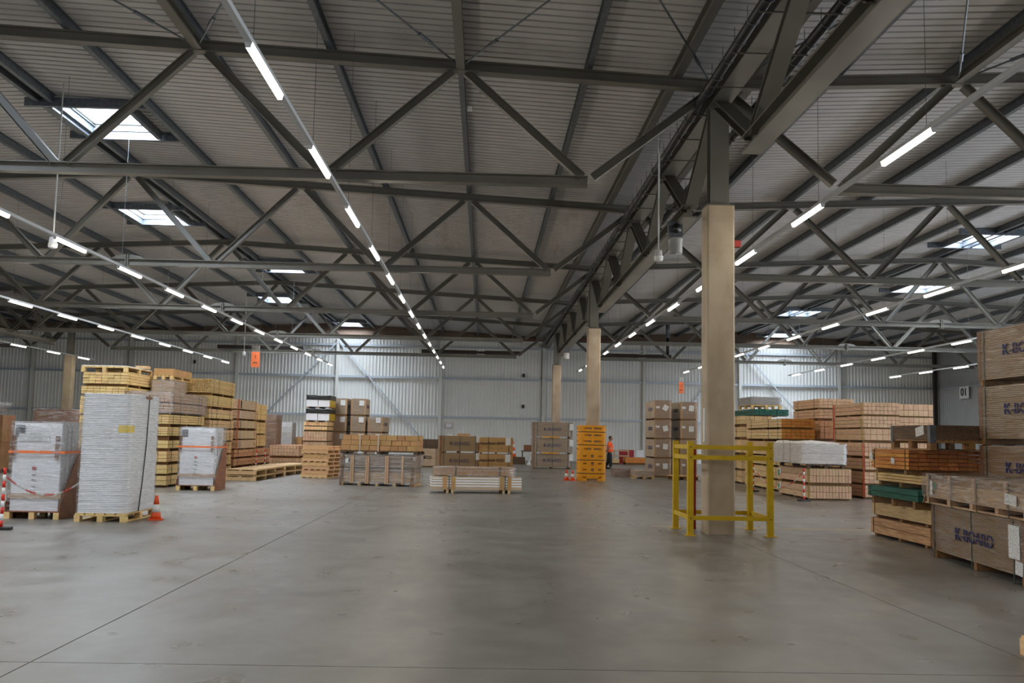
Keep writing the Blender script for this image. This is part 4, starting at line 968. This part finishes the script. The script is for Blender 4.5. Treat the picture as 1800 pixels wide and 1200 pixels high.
t = thing('wrapped_block', 'grey block in clear film high on the right stacks', 'wrapped block', (10.4,37.7,3.075)); sheets('boards', t, greym, 0,0,0,1.2,1.9,.3,6,.004,.1); shell('stretch_film', t, film_h, -.02,-.02,0,1.22,1.92,.32,.01,8)
lay = gaps([(.05,.4),(.46,.8),(.87,1.2),(1.27,1.67),(1.75,2.09),(2.13,2.47),(2.52,2.88)])
stack('pink-ended pine bundle', 11.37, 28.85, 1.1, 2.65, [(a,b,pine_p,(8,8,8,10,6,9,9)[i],(3,3,3,3,2,3,3)[i],dict(bear=c)) for i,(a,b,c) in enumerate(lay)], 'in the stack with red straps', straps=(.06,.1), strapm=strap_y, jit=.01, group='pink-ended bundles, red strap stack')
for a, b in ((.05,1.66),(1.72,2.87)):
    t = thing('red_strap', 'red lashing strap on the %s half of the pink-ended stack' % ('lower' if a < 1 else 'upper'), 'strap', (11.33,28.86 if a < 1 else 31.3,0)); B('band', t, strap_r, (.012,.05,b-a), (0,0,a))
lay = gaps([(.05,.42),(.5,.84),(.92,1.26),(1.34,1.68),(1.76,2.1),(2.14,2.46),(2.5,2.86)])
stack('pine bundle with slatted rows', 12.56, 29.1, 1.05, 2.5, [(a,b,pine_p,7,2,dict(bear=c)) for a,b,c in lay], 'nearest the dark collar box', straps=(.06,), strapm=strap_y, jit=.01, group='pink-ended bundles, far right stack')
lay = gaps([(.06,.55),(.62,1.1),(1.18,1.7),(1.78,2.4),(2.48,2.79),(2.84,3.16)])
stack('film-wrapped pine bundle', 11.5, 33.1, 1.2, 2.9, [(a,b,pine_p if i > 3 else pine_knot,8,3,dict(bear=c)) for i,(a,b,c) in enumerate(lay)], 'behind the white wrapped load', straps=(.2,.8), group='bundles in the high right stack')
# near right stack
L4 = [(.05,.33,pine_knot,7.08,15.35,1.2,2.4,4,2),(.38,.61,pine,7.1,15.35,1.15,2.38,3,1),(.735,.92,wood_g,6.88,15.32,1.2,2.05,5,2),(1.0,1.15,pine_y,7.05,15.36,1.1,2.1,5,3),(1.235,1.56,pine_o,6.85,15.55,1.3,1.55,8,5)]
names = ['knotty reddish timber bundle on the floor at right','pale pine bundle resting on the knotty reddish bundle','green impregnated timber bundle sticking out of the right stack','yellow pine bundle between the green and the orange timber','orange stained timber bundle with dark end grain under the collar box']
prev = 0
for i, (a, b, m, x, y, W, L, nx, nz) in enumerate(L4):
    bundle(names[i], x, y, prev, W, L, b-prev, nx, nz, m, endm=pine_red if i == 4 else None, bear=a-prev, straps=(.1,.9) if i == 4 else (.94,), jit=.03 if i == 4 else .01, group='near right timber stack'); prev = b
tag(B('tag_paper', None, paper, (.004,.14,.1), (6.842,16.1,1.32), (.2,0,0)), 'white paper tag on the orange stained timber', 'label')
tag(obj('paper_cone', [(6.83,17.1,1.4),(6.83,16.95,1.36),(6.83,17.0,1.55),(6.82,17.1,1.4),(6.82,16.95,1.36),(6.82,17.0,1.55)], [(0,1,2),(5,4,3),(0,3,4,1),(1,4,5,2),(2,5,3,0)], paper), 'loose white plastic tag at the far end of the orange timber', 'tag')
pallet('pallet with open blocks under the dark collar box', 7.1, 15.32, 1.565, 1.35, 1.5, 0, wood_dk, .16)
t = thing('collar_box', 'dark brown hinged pallet collar box with a white shipping label', 'pallet collar', (7.1,15.32,1.73))
Wc, Dc, hc = 1.35, 1.5, .235
for z in (0,.119):
    B('plank', t, wood_old, (Wc,.022,.115), (0,0,z)); B('plank', t, wood_old, (Wc,.022,.115), (0,Dc-.022,z)); B('plank', t, wood_old, (.022,Dc-.044,.115), (0,.022,z)); B('plank', t, wood_old, (.022,Dc-.044,.115), (Wc-.022,.022,z))
for (cx, cy) in ((0,0),(Wc,0),(0,Dc),(Wc,Dc)):
    sx = -1 if cx == 0 else 1; sy = -1 if cy == 0 else 1; mb = MB()
    a, b = sorted((cx+sx*.004, cx-sx*.09)); c, d = sorted((cy, cy+sy*.006)); mb.box(a,c,-.05,b,d,hc)
    a, b = sorted((cx, cx+sx*.006)); c, d = sorted((cy+sy*.004, cy-sy*.09)); mb.box(a,c,-.05,b,d,hc); mb.build('hinge', galv, t)
B('label_paper', t, paper, (.004,.3,.15), (-.008,.22,.06), (-.15,0,0))
# high pile of printed crates at the right edge
kz = [(0,.82),(.83,1.655),(1.67,2.575),(2.59,3.455)]
for i, (a, b) in enumerate(kz):
    kcrate('crate printed K-BOARD at the right edge, %s of the tall pile' % ordn(i,4), 7.88, 12.35, a, .85, 2.93, b-a, 0, 'left', 'K-BOARD', mdf, True, None, 26, True, 'tall pile of printed crates', .16, (.07,.5,.93), True, (-.02,1.55,(b-a)*.55+.04), None, .095, 1.2)
# printed crate nearest at right with the slatted crate on it
kcrate('film-wrapped crate printed K-BOARD on the floor at right, nearest the camera', 6.41, 11.44, 0, .85, 3.0, .775, -.0925, 'left', 'K-BOARD', mdf, True, (('l',.12,.3,.3,.4,0),('l',.05,.12,.2,.16,.1)), 30, True, 'near printed crate', .165, (.1,.52,.97), True, (-.02,1.47,.42), None, .11, 1.22)
t = thing('wrapped_crate', 'long pale slatted crate in film on top of the nearest printed crate', 'crate', (6.36,11.25,.78), -.0925)
W, D, H = .9, 3.45, .44
for i in range(5): B('bearer', t, pine_p, (W,.1,.07), (0,.05+(D-.3)*i/4,.022))
for xx in (0,W-.09): B('bottom_board', t, pine_p, (.09,D,.02), (xx,0,0)); B('top_board', t, pine_p, (.09,D,.02), (xx,0,.094))
B('side_slat', t, pine_p, (.02,D-.2,.19), (.0,.06,.116)); B('side_slat', t, pine_p, (.02,D-.2,.19), (W-.02,.06,.116)); B('content', t, mdf, (W-.05,D-.25,.30), (.025,.08,.116))
for yy in (.55,1.5,2.35,3.2): B('upright', t, pine_p, (.025,.07,.32), (-.02,yy,.114)); ring('strap', t, strap_g, -.02, W+.01, .0, .43, yy-.06, .018)
v = [(-.03,D-.06,0),(W+.03,D-.06,0),(W-.04,D-.22,H),(.04,D-.22,H)]; v += [(x,y+.015,z) for x,y,z in v]; obj('end_board', v, [(0,1,2,3),(7,6,5,4),(0,4,5,1),(1,5,6,2),(2,6,7,3),(3,7,4,0)], mdf, t)
B('label_paper', t, paper, (.004,.09,.2), (-.035,2.98,.14)); B('green_sticker', t, green_lab, (.004,.06,.1), (-.03,2.88,.22)); B('label_paper', t, paper, (.004,.32,.13), (-.035,.25,.16), (.06,0,0))
shell('stretch_film', t, film_h, -.03,.0,.1,W+.02,D-.02,H,.008,14)
# corner of a wrapped pallet at the bottom right edge
t = thing('wrapped_pallet', 'corner of a film-wrapped pallet at the bottom right edge', 'pallet', (4.31,6.55,0), 0)
pallet('', 0, 0, 0, 1.2, 1.27, 0, pine_new, .15, parent=t); carton = B('load', t, card, (1.0,1.05,.8), (.1,.1,.152)); shell('stretch_film', t, film_h, .02,.02,.06,1.18,1.24,.98,.006,8,.1)
# ---------------------------------------------------------------- hanging things
def sign(label, x, y, z, rz, a, b):
    t = thing('hanging_sign', label, 'sign', (x,y,z), rz, 'orange hanging aisle signs')
    B('board', t, orange_sign, (.36,.012,.68), (-.18,-.006,0)); B('clear_holder', t, acrylic, (.36,.012,.28), (-.18,-.006,.685))
    text('lettering', t, a, dark_ink, .12, (0,-.012,.47), 0); [B('print', t, dark_ink, (.05,.004,.06), (-.1+.068*k,-.012,.17)) for k in range(3)]
    for s in (-.15,.15): mb = MB(); mb.tube([(s,0,.96),(s,0,9.05-z)], .004, 4); mb.build('wire', galv, t)
sign('orange hanging sign in front of the back wall at left', -10.2, 43, 4.45, .35, '2', ''); sign('orange hanging sign high up right of the near column', 11.7, 57.7, 4.4, .5, '2', '')
t = thing('number_sign', 'white sign with the number 01 on the right wall', 'sign', (31.5,63,4.72), 0); B('plate', t, whitem, (.02,1.25,.8), (0,-.62,0)); text('lettering', t, '01', blackm, .52, (-.012,0,.4), -PI/2, False, .035, PI/2, .72)
tag(B('wall_notice', None, paper, (.42,.02,.32), (-2.7,67.3,2.15)), 'small white notice on the back wall behind the cartons', 'notice'); B('frame', bpy.data.objects['wall_notice'], redm, (.46,.015,.36), (-.23,.005,-.18))
for k, (x, z) in enumerate(((2.55,5.75),(2.55,3.6),(-20.2,6.2))): tag(B('wall_box', None, blackm, (.16,.1,.24), (x,67.25,z)), ['black box high on the back wall left of the far column','black box lower on the back wall left of the far column','small black box on the back wall at left'][k], 'wall box')
def globe(label, x, y, z, top):
    t = thing('pendant_globe', label, 'pendant', (x,y,z), 0, 'pendant sensor globes')
    mb = MB(); mb.lathe([(.02,.26),(.075,.24),(.085,.12),(.1,.11),(.1,.08),(.085,.07),(.1,.06),(.09,.02),(.06,0)], 16); mb.build('housing', whitem, t, True); mb = MB(); mb.tube([(0,0,.25),(0,0,top-z)], .018, 6); mb.build('stem', rail_m, t, True)
globe('white globe sensor on a long pipe at upper left', -9.46, 21, 5.5, 9.2); globe('white globe sensor on a pipe beside the lattice girder', 3.62, 20.3, 5.42, 9.0); globe('small white globe sensor far down the left light row', -13.2, 53, 5.7, 9.1)
t = thing('alarm_sounder', 'grey alarm horn with a white beacon under the lattice girder', 'alarm', (4.0,20.4,5.62))
mb = MB(); mb.lathe([(.14,.0),(.15,.02),(.15,.27),(.16,.28),(.16,.33),(.1,.34)], 16); mb.build('beacon', greym, t, True)
mb = MB(); mb.tube([(0,-.14,.52),(0,-.04,.52),(0,.1,.52)], [.11,.06,.05], 14); mb.build('horn', blackm, t, True); B('bracket', t, galv, (.3,.16,.3), (-.15,-.03,.36)); B('mount_plate', t, galv, (.34,.2,.03), (-.17,-.05,.66))
t = thing('alarm_sounder', 'second alarm unit far down under the lattice girder', 'alarm', (4.15,50,5.69)); mb = MB(); mb.lathe([(.14,0),(.15,.02),(.15,.3),(.1,.32)], 14); mb.build('beacon', whitem, t, True); B('bracket', t, galv, (.3,.16,.25), (-.15,-.08,.32))
# radiant tube heaters near the back wall
for k, (a, b) in enumerate(((-16.7,-11.4),(-4.05,2.2),(7.0,11.6))):
    t = thing('radiant_heater', 'dark radiant tube heater under the roof, %s' % ['left of the centre light row','behind the end of the centre light row','right of the orange-guarded column'][k], 'heater', (a,60.5,6.72), 0, 'radiant tube heaters'); L = b-a
    v = [(0,-.22,0),(L,-.22,0),(L,-.12,.22),(0,-.12,.22),(0,.22,0),(L,.22,0),(L,.12,.22),(0,.12,.22)]; obj('reflector', v, [(0,1,2,3),(3,2,6,7),(5,4,7,6),(1,5,6,2),(4,0,3,7)], dark_steel, t)
    mb = MB(); mb.tube([(.1,0,.06),(L-.1,0,.06)], .05, 8); mb.build('tube', galv, t, True); B('burner_box', t, greym if k != 1 else whitem, (.5,.24,.3), (L-.05 if k == 0 else L*.55,-.14,-.08)); 
    for xx in (.4,L-.5): mb = MB(); mb.tube([(xx,0,.22),(xx,0,2.2)], .008, 4); mb.build('hanger', galv, t)
t = thing('flue_pipe', 'black and silver flue pipe rising from the right heater to the roof', 'pipe', (11.4,60.5,6.7)); mb = MB(); mb.tube([(0,0,.2),(0,0,1.3)], .1, 10); mb.build('lower_pipe', blackm, t, True); mb = MB(); mb.tube([(0,0,1.3),(0,0,2.35)], .13, 10); mb.build('upper_pipe', galv, t, True)
t = thing('sprinkler_pipe', 'thin red pipe running along the top of the back wall', 'pipe', (0,66.6,8.35)); mb = MB(); mb.tube([(-40,0,0),(31,0,0)], .03, 6); mb.build('pipe', mat('pipe_red', (120,58,44), .5), t, True)
tag(B('emergency_light', None, mat('box_red', (150,30,26), .5), (.14,.12,.12), (4.47,17.35,5.18)), 'small red box on the right side of the near column', 'box')
tag(B('roof_sensor', None, whitem, (.1,.1,.08), (-.52,19.95,8.5)), 'tiny white sensor on the purlin at top centre', 'sensor')
tag(B('wall_button', None, whitem, (.03,.12,.6), (3.93,17.3,1.62)), 'narrow white strip on the left face of the near column', 'sign')
# ---------------------------------------------------------------- the worker
def skinned(name, m, pts, edges, parent, sub=2):
    me = bpy.data.meshes.new(name); me.from_pydata([p[:3] for p in pts], edges, []); o = bpy.data.objects.new(name, me); C.objects.link(o)
    md = o.modifiers.new('skin', 'SKIN'); o.modifiers.new('sub', 'SUBSURF').levels = sub; md.use_smooth_shade = True
    for i, p in enumerate(pts):
        sv = me.skin_vertices[0].data[i]; r = p[3]; sv.radius = r if isinstance(r, tuple) else (r,r); sv.use_root = (i == 0)
    bpy.context.view_layer.update(); dg = bpy.context.evaluated_depsgraph_get(); m2 = bpy.data.meshes.new_from_object(o.evaluated_get(dg)); C.objects.unlink(o); bpy.data.objects.remove(o)
    m2.materials.clear(); m2.materials.append(m); m2.polygons.foreach_set('use_smooth', [True]*len(m2.polygons)); return link(name, m2, parent)
# figure faces +x (to the right), mid-stride, hands behind the back
t = thing('person', 'worker in an orange hi-vis shirt and black trousers, hands behind the back', 'person', (6.76,52.4,0), -.1)
body = [(0,0,.95,.11),(0,0,1.1,.12),(.01,0,1.25,.13),(.0,0,1.4,.12),(.0,0,1.47,.06),(.02,0,1.53,.052),(.03,0,1.60,.075),(.045,0,1.67,.085),(.035,0,1.72,.06),
        (-.01,-.19,1.40,.062),(-.07,-.23,1.13,.045),(-.16,-.10,.95,.034),(-.19,-.03,.91,.03),
        (-.01,.19,1.40,.062),(-.07,.23,1.13,.045),(-.16,.10,.97,.034),(-.19,.04,.93,.03),
        (.01,-.09,.86,.085),(.05,-.1,.48,.06),(.07,-.1,.09,.042),(-.03,.09,.86,.085),(-.06,.1,.48,.06),(-.17,.1,.11,.042)]
skinned('body', skin, body, [(0,1),(1,2),(2,3),(3,4),(4,5),(5,6),(6,7),(7,8),(3,9),(9,10),(10,11),(11,12),(3,13),(13,14),(14,15),(15,16),(0,17),(17,18),(18,19),(0,20),(20,21),(21,22)], t)
for s in (-1,1):
    for k in range(4): mb = MB(); bx, by, bz = -.19-.012*(k%2), s*.015+s*.018*k*.3, .92-.018*k; mb.tube([(bx,by+s*.03,bz),(bx-.015,by-s*.01,bz-.012),(bx-.012,by-s*.04,bz-.02)], [.009,.009,.007], 6); mb.build('finger', skin, t, True)
    mb = MB(); mb.tube([(-.17,s*.04,.93),(-.15,s*.02,.915),(-.15,-s*.01,.905)], [.011,.01,.008], 6); mb.build('thumb', skin, t, True)
skinned('shirt', hivis, [(0,0,.86,(.2,.2)),(.01,0,1.05,(.2,.2)),(.01,0,1.25,(.2,.2)),(0,0,1.41,(.15,.16)),(0,0,1.475,(.08,.085)),(-.01,-.2,1.40,.082),(-.055,-.235,1.2,.075),(-.01,.2,1.40,.082),(-.055,.235,1.2,.075)], [(0,1),(1,2),(2,3),(3,4),(3,5),(5,6),(3,7),(7,8)], t)
skinned('trousers', trous, [(0,0,.95,(.17,.17)),(0,0,.87,(.16,.16)),(.01,-.09,.8,.125),(.05,-.1,.48,.1),(.065,-.1,.13,.085),(-.03,.09,.8,.125),(-.06,.1,.48,.1),(-.165,.1,.16,.085)], [(0,1),(1,2),(2,3),(3,4),(1,5),(5,6),(6,7)], t)
for z in (1.08,1.2):
    mb = MB(); n = 20; vv = []
    for zz in (z,z+.05): vv += [(.01+.186*math.cos(2*PI*k/n), .186*math.sin(2*PI*k/n), zz) for k in range(n)]
    mb.add(vv, [(k,(k+1)%n,(k+1)%n+n,k+n) for k in range(n)]); mb.build('reflective_band', reflect, t, True)
for (x, y, tl) in ((.09,-.1,0),(-.15,.1,.18)):
    mb = MB(); mb.tube([(x-.07,y,.05+tl*.3),(x,y,.055),(x+.1,y,.045),(x+.18,y,.035)], [.05,.055,.048,.03], 10); mb.tube([(x-.03,y,.04),(x-.03+(-.02),y,.2)], [.055,.06], 10); mb.build('boot', bootm, t, True)
hd = MB(); hd.lathe([(.0,-.115),(.05,-.1),(.075,-.05),(.085,0),(.088,.05),(.07,.1),(.035,.125),(0,.128)], 16); o = hd.build('head', skin, t, True)
for v_ in o.data.vertices: v_.co = Vector((v_.co.x*1.12+.05, v_.co.y*.9, v_.co.z+1.635))
hr = MB(); hr.lathe([(.086,-.03),(.094,.02),(.094,.06),(.078,.105),(.04,.132),(0,.136)], 16); o = hr.build('hair', hairm, t, True)
for v_ in o.data.vertices:
    c = v_.co; front = max(0, c.x)/.09; v_.co = Vector((c.x*(1.14 if c.x < 0 else .62)+.035, c.y*.95, c.z*(1-.0*front)+1.637+front*.035))
mb = MB(); mb.tube([(.14,0,1.655),(.165,0,1.625),(.145,0,1.605)], [.012,.018,.012], 8); mb.build('nose', skin, t, True)
for s in (-1,1): mb = MB(); mb.lathe([(.0,-.012),(.011,0),(.0,.012)], 8, 0, (.125,s*.035,1.66)); mb.build('eye', dark_ink, t, True); mb = MB(); mb.lathe([(.006,-.03),(.018,-.01),(.02,.015),(.008,.03)], 8, 0, (.03,s*.085,1.635)); mb.build('ear', skin, t, True)
B('mouth', t, mat('lip', (120,70,62), .6), (.01,.045,.008), (.138,-.0225,1.57))

# ---------------------------------------------------------------- pieces of parts go one level deeper
SUB = {'luminaire':'trunking','suspension_wire':'trunking','clip':'pipe','socket':'pipe','turnbuckle':'rod','base_plate':'post','bolt':'post','lettering':'board_pile','label_paper':'board_pile','edge_protector':'board_pile','reflective_band':'shirt','cap_plate':'shaft','emblem':'panel','print':'panel','picture_label':'panel','finger':'body','thumb':'body','eye':'head','ear':'head','nose':'head','mouth':'head','hair':'head','splice_plate':'bottom_chord','gusset':'bottom_chord'}
base = lambda o: o.name.split('.')[0]
for t in [o for o in S.objects if o.type == 'EMPTY' and o.parent is None]:
    kids = list(t.children); byn = {}
    for k in kids: byn.setdefault(base(k), []).append(k)
    for k in kids:
        tgt = byn.get(SUB.get(base(k), ''), [])
        if not tgt: continue
        q = min(tgt, key=lambda o: (o.location-k.location).length)
        k.parent = q; k.matrix_parent_inverse = q.matrix_basis.inverted()
